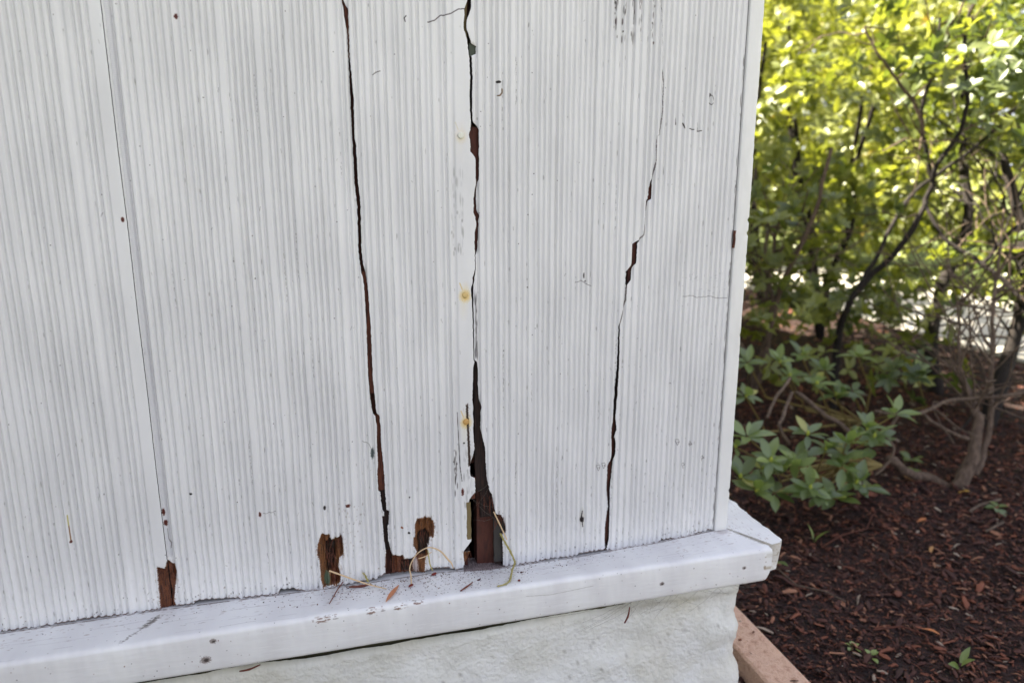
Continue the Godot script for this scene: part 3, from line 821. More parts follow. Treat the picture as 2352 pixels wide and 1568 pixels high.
	for side in 2:
		var s := Shape.new()
		# z out from the wall, y, unrolled distance
		var prof := [[-0.030, 0.0, 0.0], [-0.015, 0.0, 15.0], [0.0, 0.0, 30.0], [0.012, 0.0, 42.0], [0.024, 0.0, 54.0], [0.036, 0.0, 66.0], [0.046, 0.0, 76.0], [0.053, 0.0, 83.0], [0.0565, -0.0006, 87.0], [0.0592, -0.0022, 89.5], [0.0603, -0.0052, 92.5], [0.0606, -0.014, 101.0], [0.0606, -0.024, 111.0], [0.0606, -0.034, 121.0], [0.0604, -0.0425, 130.0], [0.0594, -0.0462, 133.5], [0.0570, -0.0480, 136.0], [0.035, -0.0482, 158.0], [-0.03, -0.0482, 175.0]]
		var n := 520 if side == 0 else 300
		for c in n + 1:
			for k in prof.size():
				var q: Array = prof[k]
				var end: float
				var start := -5.0
				var t := float(c) / n
				if side == 0:
					end = maxf(q[0], -0.03) * 0.585 - 0.0012 + (0.0 if k < 8 else -0.0022 - 0.0016 * fine.get_noise_2d(k * 5.0, 4.0))
					if k > 12: end -= (q[2] - 116.0) * 0.00042
				else:
					end = along([-30.0, -0.02, 0.0, -0.004, 37.0, 0.054, 53.0, 0.0475, 62.0, 0.036], q[0] * 1000.0)
					if k > 11: end -= (q[2] - 101.0) * 0.00018
				var x: float
				if side == 0:
					x = lerpf(-5.0, -0.96, t * n / 20.0) if c <= 20 else lerpf(-0.96, end, (c - 20.0) / (n - 20.0))
				else:
					x = lerpf(-5.8, -0.4, t * n / 20.0) if c <= 20 else lerpf(-0.4, end, (c - 20.0) / (n - 20.0))
				var yb := lerpf(ledge_back(x * 1000.0) * 0.001 if side == 0 else -0.0008, -0.0028, clampf(q[0] / 0.055, 0.0, 1.0))
				var y: float = q[1] + (yb if k < 11 else lerpf(yb, -0.0015, clampf((k - 10) / 5.0, 0.0, 1.0)))
				var j := noise.get_noise_2d(x * 1000.0 * 1.3, q[2] * 1.5 + side * 400.0) * 0.0006 + fine.get_noise_2d(x * 2600.0, q[2] * 4.0) * 0.00022
				if k > 6 and k < 11: j += fine.get_noise_2d(x * 1700.0, 3.0 + side * 50.0) * 0.0009 + noise.get_noise_2d(x * 3000.0, 70.0 + side * 50.0) * 0.0008
				var zz: float = q[0] + (j if k > 7 else 0.0)
				var tex := Vector2((x * 1000.0 + 1000.0) / 1024.0, q[2] / 175.0) if side == 0 else Vector2(clampf((x * 1000.0 + 450.0) / 1024.0, 0.02, 0.6), q[2] / 175.0)
				s.point(Vector3(x, y + (j if k < 10 else 0.0), zz) if side == 0 else Vector3(zz, y + (j if k < 10 else 0.0), x), tex)
		for c in n:
			for k in prof.size() - 1:
				var a := c * prof.size() + k
				if side == 0:
					s.quad(a, a + prof.size(), a + prof.size() + 1, a + 1)
				else:
					s.quad(a, a + 1, a + prof.size() + 1, a + prof.size())
		var mesh := one(s, M.ledge)
		var e := Shape.new()   # cut end
		var last := n * prof.size()
		var mid := e.point(Vector3((s.v[last + 4].x + s.v[last + 17].x) / 2.0, -0.025, (s.v[last + 4].z + s.v[last + 17].z) / 2.0))
		for k in prof.size(): e.point(s.v[last + k])
		for k in prof.size() - 1:
			if side == 0: e.tri(mid, k + 1, k + 2)
			else: e.tri(mid, k + 2, k + 1)
		e.into(mesh, M.worn_end)
		var o := put("ledge_board", mesh, h)
		o.set_meta("label", "painted ledge board along the front, littered with dry bits" if side == 0 else "ledge board of the side wall, its mitred end chipped")


func foundation(h: Node3D) -> void:
	var s := Shape.new()
	var cap := -0.0515; var low := GROUND - 0.12
	# front face, rounded corner and side face as one skin; u runs along it
	var us := PackedFloat32Array()
	var u := -5.0
	while u < -1.0:
		us.append(u); u += 0.4
	while u < 0.6:
		us.append(u); u += 0.0035
	while u < 5.6:
		us.append(u); u += 0.4
	var rows := 76
	for a in us:
		var top := lerpf(-0.0612, cap, smoothstep(-0.2, -0.05, a)) + 0.0012 * noise.get_noise_2d(a * 900.0, 1.0)
		for r in rows + 1:
			var y := lerpf(top, low, r / float(rows))
			var big := noise.get_noise_3d(a * 330.0, y * 420.0, 9.0) * 0.009 + noise.get_noise_3d(a * 1100.0, y * 1400.0, 5.0) * 0.0034 + fine.get_noise_2d(a * 3000.0, y * 4000.0) * 0.0009
			var c := 0.020   # corner radius
			var p: Vector3
			var d: Vector3
			if a < -c:
				p = Vector3(a, y, 0.047); d = Vector3(0, 0, 1)
			elif a < c * 0.57:
				var t := (a + c) / (c * 1.57) * PI / 2
				d = Vector3(sin(t), 0, cos(t))
				p = Vector3(-c, y, 0.047 - c) + d * c
			else:
				p = Vector3(0.0, y, 0.047 - c - (a - c * 0.57)); d = Vector3(1, 0, 0)
			var amp := 1.0 + 1.1 * exp(-pow((a - 0.0) / 0.03, 2.0))
			p += d * (big * amp + (0.006 * exp(-pow((y + 0.123) / 0.02, 2.0)) - 0.004 * exp(-pow((y + 0.165) / 0.018, 2.0))) * exp(-pow(a / 0.06, 2.0)))
			if r == 0: p -= d * 0.004
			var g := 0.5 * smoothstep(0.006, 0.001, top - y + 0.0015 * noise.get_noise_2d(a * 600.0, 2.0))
			var col := Color(1, 1, 1).lerp(Color(0.30, 0.31, 0.2), g * clampf(0.95 - smoothstep(-0.3, -0.12, a) * 0.6 + 0.4 * noise.get_noise_2d(a * 900.0, 7.0), 0.0, 1.0))  # olive top band puts the shade under the ledge into the colour
			var web := clampf(1.0 - absf(y - (cap - 0.018 - 0.004 * sin(a * 9.0))) / 0.010, 0.0, 1.0) * smoothstep(-0.28, -0.15, a) * smoothstep(0.03, -0.02, a)
			col = col.lerp(Color(0.5, 0.48, 0.42), web * clampf(0.45 + noise.get_noise_2d(a * 700.0, y * 5000.0), 0.0, 1.0))
			if rng.randf() < 0.010: col = col.lerp(Color(0.35, 0.33, 0.3), rng.randf_range(0.2, 0.7))
			col = col.lerp(Color(0.62, 0.6, 0.54), clampf(noise.get_noise_2d(a * 260.0 + 500.0, y * 900.0) * 0.8 - 0.08, 0.0, 0.3))
			col = col.lerp(Color(0.86, 0.82, 0.7), clampf(noise.get_noise_2d(a * 500.0 + 99.0, y * 700.0) * 0.9, 0.0, 0.4))
			s.point(p, Vector2.ZERO, col)
	for c in us.size() - 1:
		for r in rows:
			var a := c * (rows + 1) + r
			s.quad(a, a + rows + 1, a + rows + 2, a + 1)
	var lid := Shape.new()
	lid.box(Vector3(-5.0, -0.07, -5.6), Vector3(-0.012, cap - 0.0005, 0.036))
	var strip := Shape.new()
	strip.box(Vector3(-5.0, -0.07, 0.0365), Vector3(-0.04, -0.0484, 0.0405))
	put("gap_shade_strip", one(strip, M.gap_shade), h)  # dark olive strip standing in for the shadow in the gap
	put("foundation_cap", one(lid, M.concrete), h)
	put("foundation", one(s, M.foundation), h).set_meta("label", "lumpy white painted concrete foundation under the ledge")
# ---------------------------------------------------------------- ground
func build_ground() -> void:
	var s := Shape.new()
	var n := 60
	for r in n + 1:
		for c in n + 1:
			var x := 400.0 * pow(absf(c / float(n) * 2.0 - 1.0), 3.0) * signf(c - n / 2.0)
			var z := 400.0 * pow(absf(r / float(n) * 2.0 - 1.0), 3.0) * signf(r - n / 2.0)
			s.point(Vector3(x, GROUND - 0.06 + 0.02 * noise.get_noise_2d(x * 20.0, z * 20.0), z))
	for r in n:
		for c in n:
			var a := r * (n + 1) + c
			s.quad(a, a + 1, a + n + 2, a + n + 1)
	tag(put("lawn", one(s, M.lawn)), "mown lawn round the house and beyond the path", "", "", "structure")
	s = Shape.new()
	s.box(Vector3(-9.0, GROUND - 0.2, 1.32), Vector3(2.2, GROUND - 0.02, 7.0))
	tag(put("bounce_ground", one(s, M.bounce_grey)), "added unseen grey ground giving neutral bounce light before the house", "", "", "structure")  # unseen ground, added to bounce neutral light onto the front wall
	s = Shape.new()
	n = 150
	for r in n + 1:
		for c in n + 1:
			var x := lerpf(-3.6, 2.27, pow(c / float(n), 0.6)); var z := lerpf(-6.2, 1.3, pow(r / float(n), 0.8))
			s.point(Vector3(x, ground_at(x, z), z))
	for r in n:
		for c in n:
			var a := r * (n + 1) + c
			s.quad(a, a + 1, a + n + 2, a + n + 1)
	tag(put("mulch_bed", one(s, M.soil)), "dark soil of the planting bed under the bark mulch", "", "", "structure")
	# the pale path beyond the bed, poured in slabs
	var p := thing("path", "pale sunlit concrete path beyond the shrubs", "path")
	tag(p, "", "", "", "structure")
	for k in 7:
		s = Shape.new()
		s.box(Vector3(2.30, GROUND - 0.14, -4.4 + k * 1.2), Vector3(3.5, GROUND + 0.008, -4.4 + k * 1.2 + 1.188), 0.008)
		put("slab", one(s, M.pave), p)
	# brick edging set along the house
	var e := thing("brick_edging", "row of long pinkish edging bricks set in mulch along the side wall", "edging")
	for k in 9:
		s = Shape.new()
		s.box(Vector3(-0.031, -0.12, -0.197), Vector3(0.031, 0, 0.197), 0.004)
		for j in s.v.size():   # worn: corners knocked about
			s.v[j] += Vector3(fine.get_noise_3dv(s.v[j] * 3000.0 + Vector3(k * 90, 0, 0)), fine.get_noise_3dv(s.v[j] * 3000.0 + Vector3(0, k * 90, 0)), 0) * 0.003
		var o := put("brick", one(s, M.brick), e, Vector3(0.120 + rng.randf_range(-0.003, 0.003), -0.256 + rng.randf_range(-0.004, 0.003), 0.803 - k * 0.4))
		o.rotation = Vector3(rng.randf_range(-0.02, 0.02), rng.randf_range(-0.015, 0.015), rng.randf_range(-0.03, 0.03))


func ground_at(x: float, z: float) -> float:
	return GROUND + 0.012 * noise.get_noise_2d(x * 160.0, z * 160.0) + 0.006 * fine.get_noise_2d(x * 500.0, z * 500.0)


func copies(called: String, mesh: Mesh, xf: Array, cols: PackedColorArray, parent: Node3D = null) -> MultiMeshInstance3D:
	var mm := MultiMesh.new()
	mm.transform_format = MultiMesh.TRANSFORM_3D
	mm.use_colors = true
	mm.mesh = mesh
	mm.instance_count = xf.size()
	for k in xf.size():
		mm.set_instance_transform(k, xf[k])
		mm.set_instance_color(k, cols[k])
	var o := MultiMeshInstance3D.new()
	o.multimesh = mm
	o.name = called if parent else numbered(called)
	if parent:
		parent.add_child(o, true)
	else:
		add_child(o)
	o.set_meta("kind", "stuff")
	return o


func chip_mesh(k: int) -> ArrayMesh:   # a torn shred of bark, unit length along x
	var s := Shape.new()
	var n := 4
	for j in n + 1:
		var t := j / float(n) - 0.5
		var w: float = (0.5 - absf(t) * 0.55) * [0.3, 0.55, 0.2, 0.8][k] * rng.randf_range(0.7, 1.2)
		var y := rng.randf_range(-0.05, 0.05) - t * t * 0.3 * rng.randf_range(-1, 1)
		var th: float = [0.05, 0.08, 0.05, 0.12][k]
		var zc := rng.randf_range(-0.05, 0.05)
		for q in [Vector3(t, y, zc - w), Vector3(t, y + th, zc - w * 0.4), Vector3(t, y + th * 0.8, zc + w * 0.5), Vector3(t, y, zc + w)]:
			s.point(q)
	for j in n:
		for q in 4:
			var a := j * 4 + q; var b := j * 4 + (q + 1) % 4
			s.quad(a, a + 4, b + 4, b)
	return one(s, M.tinted)


func build_mulch() -> void:
	var lots := [[], [], [], []]
	var tints := [PackedColorArray(), PackedColorArray(), PackedColorArray(), PackedColorArray()]
	for k in 96000:
		var x: float; var z: float
		var near := k < 64000
		if near:
			x = rng.randf_range(0.0, 1.55); z = rng.randf_range(-1.5, 0.35)
		else:
			x = rng.randf_range(0.0, 2.27); z = rng.randf_range(-5.6, 0.6)
		var lift := 0.0
		if x > 0.09 and x < 0.15 and rng.randf() < 0.02: lift = 0.044
		elif x > 0.078 and x < 0.162 or x < 0.03 and z < 0.06:
			continue
		var big := rng.randf()
		var L := lerpf(0.0035, 0.018, big * big) * (1.0 if near else 1.7)
		if rng.randf() < 0.03: L *= 1.8
		var b := Basis.from_euler(Vector3(rng.randf_range(-0.5, 0.5), rng.randf_range(0, TAU), rng.randf_range(-0.45, 0.45))).scaled(Vector3(L, L, L))
		var v := rng.randi() % 4
		lots[v].append(Transform3D(b, Vector3(x, ground_at(x, z) + lift + rng.randf_range(0.0, 0.008), z)))
		var c: Color
		var t := rng.randf()
		if t < 0.66: c = Color(0.032, 0.012, 0.008).lerp(Color(0.085, 0.03, 0.019), rng.randf())
		elif t < 0.9: c = Color(0.11, 0.034, 0.019).lerp(Color(0.2, 0.066, 0.033), rng.randf())
		elif t < 0.98: c = Color(0.2, 0.08, 0.045).lerp(Color(0.33, 0.16, 0.09), rng.randf())
		else: c = Color(0.24, 0.18, 0.13).lerp(Color(0.34, 0.27, 0.2), rng.randf())
		tints[v].append(c)
	var bed := tag(thing("bark_mulch", "dark red brown shredded bark mulch over the planting bed", "mulch"), "", "", "", "stuff")
	for v in 4:
		copies("shreds", chip_mesh(v), lots[v], tints[v], bed)


# ---------------------------------------------------------------- plants
func leaf_into(s: Shape, at: Basis, from: Vector3, length: float, width: float, droop: float) -> void:
	var first := s.v.size()
	var rows := 5
	for r in rows + 1:
		var t := r / float(rows)
		var w := width * sin(PI * clampf(pow(t, 0.85) * 0.97 + 0.02, 0.0, 1.0)) * (0.55 + 0.45 * t) * 0.62 + 0.002 * length
		var y := -droop * t * t * length
		for q in 3:
			var e := q - 1.0
			s.point(from + at * Vector3(e * w, y + absf(e) * w * 0.28, t * length), Vector2(q * 0.5, t))
	for r in rows:
		for q in 2:
			var a := first + r * 3 + q
			s.quad(a, a + 3, a + 4, a + 1)


func leaf_mesh(k: int) -> ArrayMesh:   # unit length, out along +z
	var s := Shape.new()
	leaf_into(s, Basis.IDENTITY, Vector3.ZERO, 1.0, [0.47, 0.43, 0.5, 0.45][k], [0.1, 0.22, 0.05, 0.32][k])
	return one(s, M.leaf)


func whorl_mesh(k: int) -> ArrayMesh:   # a shoot tip with its ring of leaves, unit leaf length
	var s := Shape.new()
	var n: int = [7, 6, 8, 5][k]
	for j in n:
		var up := rng.randf_range(0.1, 0.95)
		var b := Basis(Vector3.UP, TAU * j / n + rng.randf_range(-0.35, 0.35)) * Basis(Vector3.RIGHT, -up)
		leaf_into(s, b, b * Vector3(0, 0, 0.04), rng.randf_range(0.65, 1.0), rng.randf_range(0.36, 0.48), rng.randf_range(0.0, 0.35))
	return one(s, M.leaf)


var whorls := []
var leaves := []


func facing(up: Vector3, spin: float) -> Basis:
	var y := up.normalized()
	var x := y.cross(Vector3(0.13, 0.21, 0.97)).normalized()
	return Basis(x, y, x.cross(y)) * Basis(Vector3.UP, spin)


const SHADE_GREEN := [Color(0.06, 0.09, 0.03), Color(0.095, 0.135, 0.042), Color(0.13, 0.17, 0.05)]  # darker copy of the leaf greens, shade put into the colour
const SUN_GREEN := [Color(0.20, 0.23, 0.05), Color(0.34, 0.37, 0.085), Color(0.47, 0.48, 0.14)]  # paler copy of the leaf greens, sunlight put into the colour


func crown(parent: Node3D, lobes: Array, per: int, size: float, cols: Array, odd := 0.0) -> void:
	# leaf whorls through the outer half of each lobe, in clumps with gaps between them
	var lots := [[], [], [], []]
	var tints := [PackedColorArray(), PackedColorArray(), PackedColorArray(), PackedColorArray()]
	for lobe in lobes:
		var mid := Vector3(lobe[0], lobe[1], lobe[2])
		var rad := Vector3(lobe[3], lobe[4], lobe[5])
		var count := int(2.6 * per * rad.x * rad.y * rad.z / 0.1)
		for k in count:
			var d := Vector3(rng.randfn(), rng.randfn(), rng.randfn()).normalized()
			var p := mid + d * rad * pow(rng.randf_range(0.05, 1.0), 0.45)
			if noise.get_noise_3dv(p * 260.0) < -0.12 + 0.1 * rng.randf(): continue
			if p.y < GROUND + 0.04: continue
			var v := rng.randi() % 4
			var sc := size * rng.randf_range(0.7, 1.15)
			var up := (d * 0.8 + Vector3(0, 0.7, 0) + Vector3(rng.randfn(), rng.randfn(), rng.randfn()) * 0.35)
			lots[v].append(Transform3D(facing(up, rng.randf() * TAU).scaled(Vector3(sc, sc, sc)), p))
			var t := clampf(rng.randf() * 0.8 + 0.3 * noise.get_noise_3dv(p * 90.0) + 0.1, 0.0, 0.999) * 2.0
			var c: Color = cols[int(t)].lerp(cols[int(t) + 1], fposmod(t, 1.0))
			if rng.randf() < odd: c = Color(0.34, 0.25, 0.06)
			tints[v].append(c)
	for v in 4:
		if lots[v].size(): copies("foliage", whorls[v], lots[v], tints[v], parent)


func branch(parent: Node3D, called: String, list: Array, r0: float, r1: float, m: Material, at := Vector3.ZERO) -> Array:
	var pts := []
	for k in range(0, list.size(), 3):
		pts.append(Vector3(list[k], list[k + 1], list[k + 2]) * 0.001)
	# smooth through the points and roughen a little
	var path := []
	for k in pts.size() - 1:
		var a: Vector3 = pts[maxi(k - 1, 0)]; var b: Vector3 = pts[k]; var c: Vector3 = pts[k + 1]; var d: Vector3 = pts[mini(k + 2, pts.size() - 1)]
		for j in 4:
			path.append(b.cubic_interpolate(c, a, d, j / 4.0))
	path.append(pts[-1])
	var rad := []
	for k in path.size():
		var t := k / float(path.size() - 1)
		rad.append(lerpf(r0, r1, t) * (1.0 + 0.16 * fine.get_noise_2d(k * 60.0, list[0])))
		path[k] += Vector3(noise.get_noise_2d(k * 30.0, list[0]), noise.get_noise_2d(k * 30.0, list[1]), noise.get_noise_2d(k * 30.0, list[2])) * minf(r0, 0.008) * (1.0 if k > 0 else 0.0) - at
	var s := Shape.new()
	s.tube(path, rad, 8)
	put(called, one(s, m), parent)
	return path


func twigs(parent: Node3D, from: Array, count: int, reach: float, m: Material, up := 0.6, thick := 0.0026) -> void:
	var s := Shape.new()
	for k in count:
		var p: Vector3 = from[rng.randi_range(0, from.size() - 1)]
		var d := Vector3(rng.randfn(), rng.randfn() * 0.6 + up, rng.randfn()).normalized()
		var path := [p]; var rad := [thick * 1.5]
		for j in 5:
			d = (d + Vector3(rng.randfn(), rng.randfn() + 0.1, rng.randfn()) * 0.28).normalized()
			path.append(path[-1] + d * reach / 5.0 * rng.randf_range(0.6, 1.2))
			rad.append(thick * (1.0 - j * 0.14))
		s.tube(path, rad, 5)
		if rng.randf() < 0.7:
			var q: Vector3 = path[3]
			var dd := (d + Vector3(rng.randfn(), rng.randfn(), rng.randfn()) * 0.7).normalized()
			s.tube([q, q + dd * reach * 0.25, q + dd * reach * 0.45 + Vector3(0, 0.02, 0)], [thick, thick * 0.8, thick * 0.5], 5)
	var o := put("twigs", one(s, m), parent)
	o.set_meta("kind", "stuff")


func stem_to(from: Vector3, to: Vector3) -> Array:
	var l := []
	for k in 5:
		var t := k / 4.0
		var p := from.lerp(to, t) + Vector3(rng.randf_range(-0.04, 0.04), 0, rng.randf_range(-0.04, 0.04)) * sin(PI * t)
		l.append_array([p.x * 1000.0, p.y * 1000.0, p.z * 1000.0])
	return l


func build_plants() -> void:
	for k in 4:
		whorls.append(whorl_mesh(k)); leaves.append(leaf_mesh(k))
	# the low rhododendron by the ledge: its whorls leaf by leaf
	var low := thing("rhododendron", "low rhododendron with glossy whorled leaves sprawling over the mulch by the ledge", "shrub", Vector3(0.84, GROUND, -0.62))
	var o0 := low.position
	var main := branch(low, "stem", STEM_LROOT, 0.011, 0.013, M.bark, o0)
	var l1 := branch(low, "stem", STEM_L1, 0.0035, 0.0045, M.bark, o0)
	branch(low, "stem", STEM_L2, 0.007, 0.006, M.bark, o0)
	branch(low, "stem", STEM_L3, 0.0035, 0.004, M.bark, o0)
	branch(low, "stem", STEM_L4, 0.0045, 0.004, M.bark, o0)
	var hub := Vector3(0.83, -0.25, -0.62)
	var count := 0
	var tw := Shape.new()
	for k in range(0, WHORLS.size(), 3):
		var p := Vector3(WHORLS[k], WHORLS[k + 1], WHORLS[k + 2]) * 0.001
		p.y = maxf(p.y, GROUND + 0.035)
		var q := p.lerp(Vector3(0.6, -0.26, -0.62), 0.5) + Vector3(rng.randf_range(-0.03, 0.03), -0.02, rng.randf_range(-0.03, 0.03))
		if p.z > -0.7:
			tw.tube([hub - o0, (hub.lerp(q, 0.6) + Vector3(0, 0.015, 0)) - o0, q - o0, p - o0], [0.0032, 0.0028, 0.0022, 0.0016], 5)
		else:
			tw.tube([Vector3(1.1, -0.29, -1.0) - o0, Vector3(p.x + 0.1, p.y - 0.12, p.z - 0.05) - o0, p - o0], [0.004, 0.003, 0.0018], 5)
		var n := rng.randi_range(7, 9)
		var tone := rng.randf()
		for j in n:
			var b := facing(Vector3(rng.randfn() * 0.25 - 0.1, 1.0, rng.randfn() * 0.25 + 0.25), TAU * j / n + rng.randf_range(-0.3, 0.3)) * Basis(Vector3.RIGHT, -rng.randf_range(-0.25, 1.15))
			var L := rng.randf_range(0.03, 0.057)
			var v := rng.randi() % 4
			var o := MeshInstance3D.new()
			o.mesh = leaves[v]
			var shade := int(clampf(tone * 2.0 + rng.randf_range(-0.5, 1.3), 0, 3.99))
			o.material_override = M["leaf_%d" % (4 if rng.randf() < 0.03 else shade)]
			o.transform = Transform3D(b.scaled_local(Vector3(L, L, L)), p - o0 + b * Vector3(0, 0, 0.004))
			o.name = "leaf" if count == 0 else "leaf_%03d" % count
			low.add_child(o)
			count += 1
		var bud := Shape.new()
		if k % 6 == 0:
			bud.tube([p - o0, p - o0 + Vector3(0, 0.006, 0.002), p - o0 + Vector3(0, 0.012, 0.003)], [0.003, 0.004, 0.0006], 6)
			put("bud", one(bud, M.bud), low)
	put("twigs", one(tw, M.green_twig), low).set_meta("kind", "stuff")
	# the tall old shrub: curved trunk, thin upright stems
	var tall := thing("rhododendron", "old leggy shrub with a curved grey trunk rising from the mulch", "shrub", Vector3(0.996, GROUND, -0.553))
	o0 = tall.position
	var t1 := branch(tall, "trunk", STEM_T1A, 0.019, 0.003, M.bark, o0)
	var t2 := branch(tall, "stem", STEM_T1B, 0.009, 0.003, M.bark, o0)
	var t3 := branch(tall, "stem", STEM_T1C, 0.0045, 0.005, M.bark, o0)
	branch(tall, "stem", STEM_T1D, 0.0055, 0.005, M.bark, o0)
	twigs(tall, t1.slice(12, 22) + t2.slice(8, 16), 15, 0.55, M.bark, 1.3, 0.0017)
	twigs(tall, t1.slice(12) + t2.slice(8), 26, 0.3, M.bark, 0.5)
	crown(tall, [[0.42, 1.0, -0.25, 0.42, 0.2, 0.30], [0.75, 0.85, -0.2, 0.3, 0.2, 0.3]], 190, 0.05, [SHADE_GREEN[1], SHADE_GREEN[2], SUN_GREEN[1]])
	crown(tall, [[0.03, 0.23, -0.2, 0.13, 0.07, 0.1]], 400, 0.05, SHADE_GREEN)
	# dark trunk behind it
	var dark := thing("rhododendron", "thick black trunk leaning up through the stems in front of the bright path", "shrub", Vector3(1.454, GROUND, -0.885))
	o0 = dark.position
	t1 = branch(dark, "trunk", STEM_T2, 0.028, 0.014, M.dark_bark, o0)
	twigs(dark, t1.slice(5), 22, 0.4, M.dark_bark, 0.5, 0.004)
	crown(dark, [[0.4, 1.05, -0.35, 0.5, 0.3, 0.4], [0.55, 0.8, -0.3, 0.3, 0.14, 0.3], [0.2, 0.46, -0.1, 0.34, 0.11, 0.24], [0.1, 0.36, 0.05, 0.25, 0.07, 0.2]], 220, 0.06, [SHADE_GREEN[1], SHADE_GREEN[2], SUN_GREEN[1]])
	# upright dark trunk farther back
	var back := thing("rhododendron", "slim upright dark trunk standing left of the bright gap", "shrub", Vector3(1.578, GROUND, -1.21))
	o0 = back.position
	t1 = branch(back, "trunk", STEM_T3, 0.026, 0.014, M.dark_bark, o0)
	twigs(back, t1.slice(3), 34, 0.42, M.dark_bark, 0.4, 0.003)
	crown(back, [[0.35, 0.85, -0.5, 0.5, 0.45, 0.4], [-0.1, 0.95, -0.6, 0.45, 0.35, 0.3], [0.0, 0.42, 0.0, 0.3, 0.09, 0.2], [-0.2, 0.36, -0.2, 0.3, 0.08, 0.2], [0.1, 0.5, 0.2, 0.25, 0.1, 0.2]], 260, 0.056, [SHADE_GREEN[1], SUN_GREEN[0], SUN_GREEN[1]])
	# the forked shrub in the middle, seen bare between its leaves
	var fork := thing("rhododendron", "forked shrub whose bare dark branches fan out in front of the bright leaves", "shrub", Vector3(1.125, GROUND, -1.173))
	o0 = fork.position
	t1 = branch(fork, "trunk", STEM_S1, 0.013, 0.005, M.dark_bark, o0)
	var ends := t1.slice(20)
	ends += branch(fork, "branch", STEM_S1B, 0.007, 0.004, M.dark_bark, o0).slice(4)
	ends += branch(fork, "branch", STEM_S1C, 0.008, 0.006, M.dark_bark, o0).slice(6)
	ends += branch(fork, "branch", STEM_S1D, 0.006, 0.0035, M.bark, o0).slice(4)
	ends += branch(fork, "branch", STEM_S2, 0.006, 0.008, M.dark_bark, o0).slice(6)
	ends += branch(fork, "branch", STEM_S4, 0.007, 0.006, M.dark_bark, o0).slice(3)
	twigs(fork, ends, 44, 0.26, M.bark, 0.4, 0.0024)
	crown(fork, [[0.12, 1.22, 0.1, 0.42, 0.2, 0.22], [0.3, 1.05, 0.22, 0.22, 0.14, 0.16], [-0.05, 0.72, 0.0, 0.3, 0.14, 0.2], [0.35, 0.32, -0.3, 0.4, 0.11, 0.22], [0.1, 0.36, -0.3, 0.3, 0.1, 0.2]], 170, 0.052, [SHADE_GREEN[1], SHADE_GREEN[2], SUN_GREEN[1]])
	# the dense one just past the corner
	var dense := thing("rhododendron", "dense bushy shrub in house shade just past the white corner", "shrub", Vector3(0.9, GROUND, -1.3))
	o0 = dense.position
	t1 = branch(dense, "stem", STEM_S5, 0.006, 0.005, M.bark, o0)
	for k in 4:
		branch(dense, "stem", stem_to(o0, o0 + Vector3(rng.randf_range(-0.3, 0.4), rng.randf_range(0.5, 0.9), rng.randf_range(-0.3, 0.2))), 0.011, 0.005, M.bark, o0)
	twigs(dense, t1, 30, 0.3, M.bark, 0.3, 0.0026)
	crown(dense, [[-0.05, 0.36, 0.05, 0.36, 0.13, 0.3], [0.35, 0.34, 0.0, 0.32, 0.12, 0.3], [-0.1, 0.55, 0.05, 0.34, 0.14, 0.3], [0.25, 0.55, -0.2, 0.34, 0.16, 0.3], [-0.2, 0.28, 0.2, 0.26, 0.12, 0.2], [-0.25, 0.18, 0.3, 0.16, 0.08, 0.12], [0.5, 0.3, 0.1, 0.2, 0.1, 0.15], [0.1, 0.2, 0.3, 0.28, 0.09, 0.16], [0.4, 0.18, 0.2, 0.26, 0.09, 0.16], [-0.2, 0.3, 0.1, 0.25, 0.12, 0.2]], 290, 0.046, [SHADE_GREEN[2], SUN_GREEN[0], SUN_GREEN[1]])
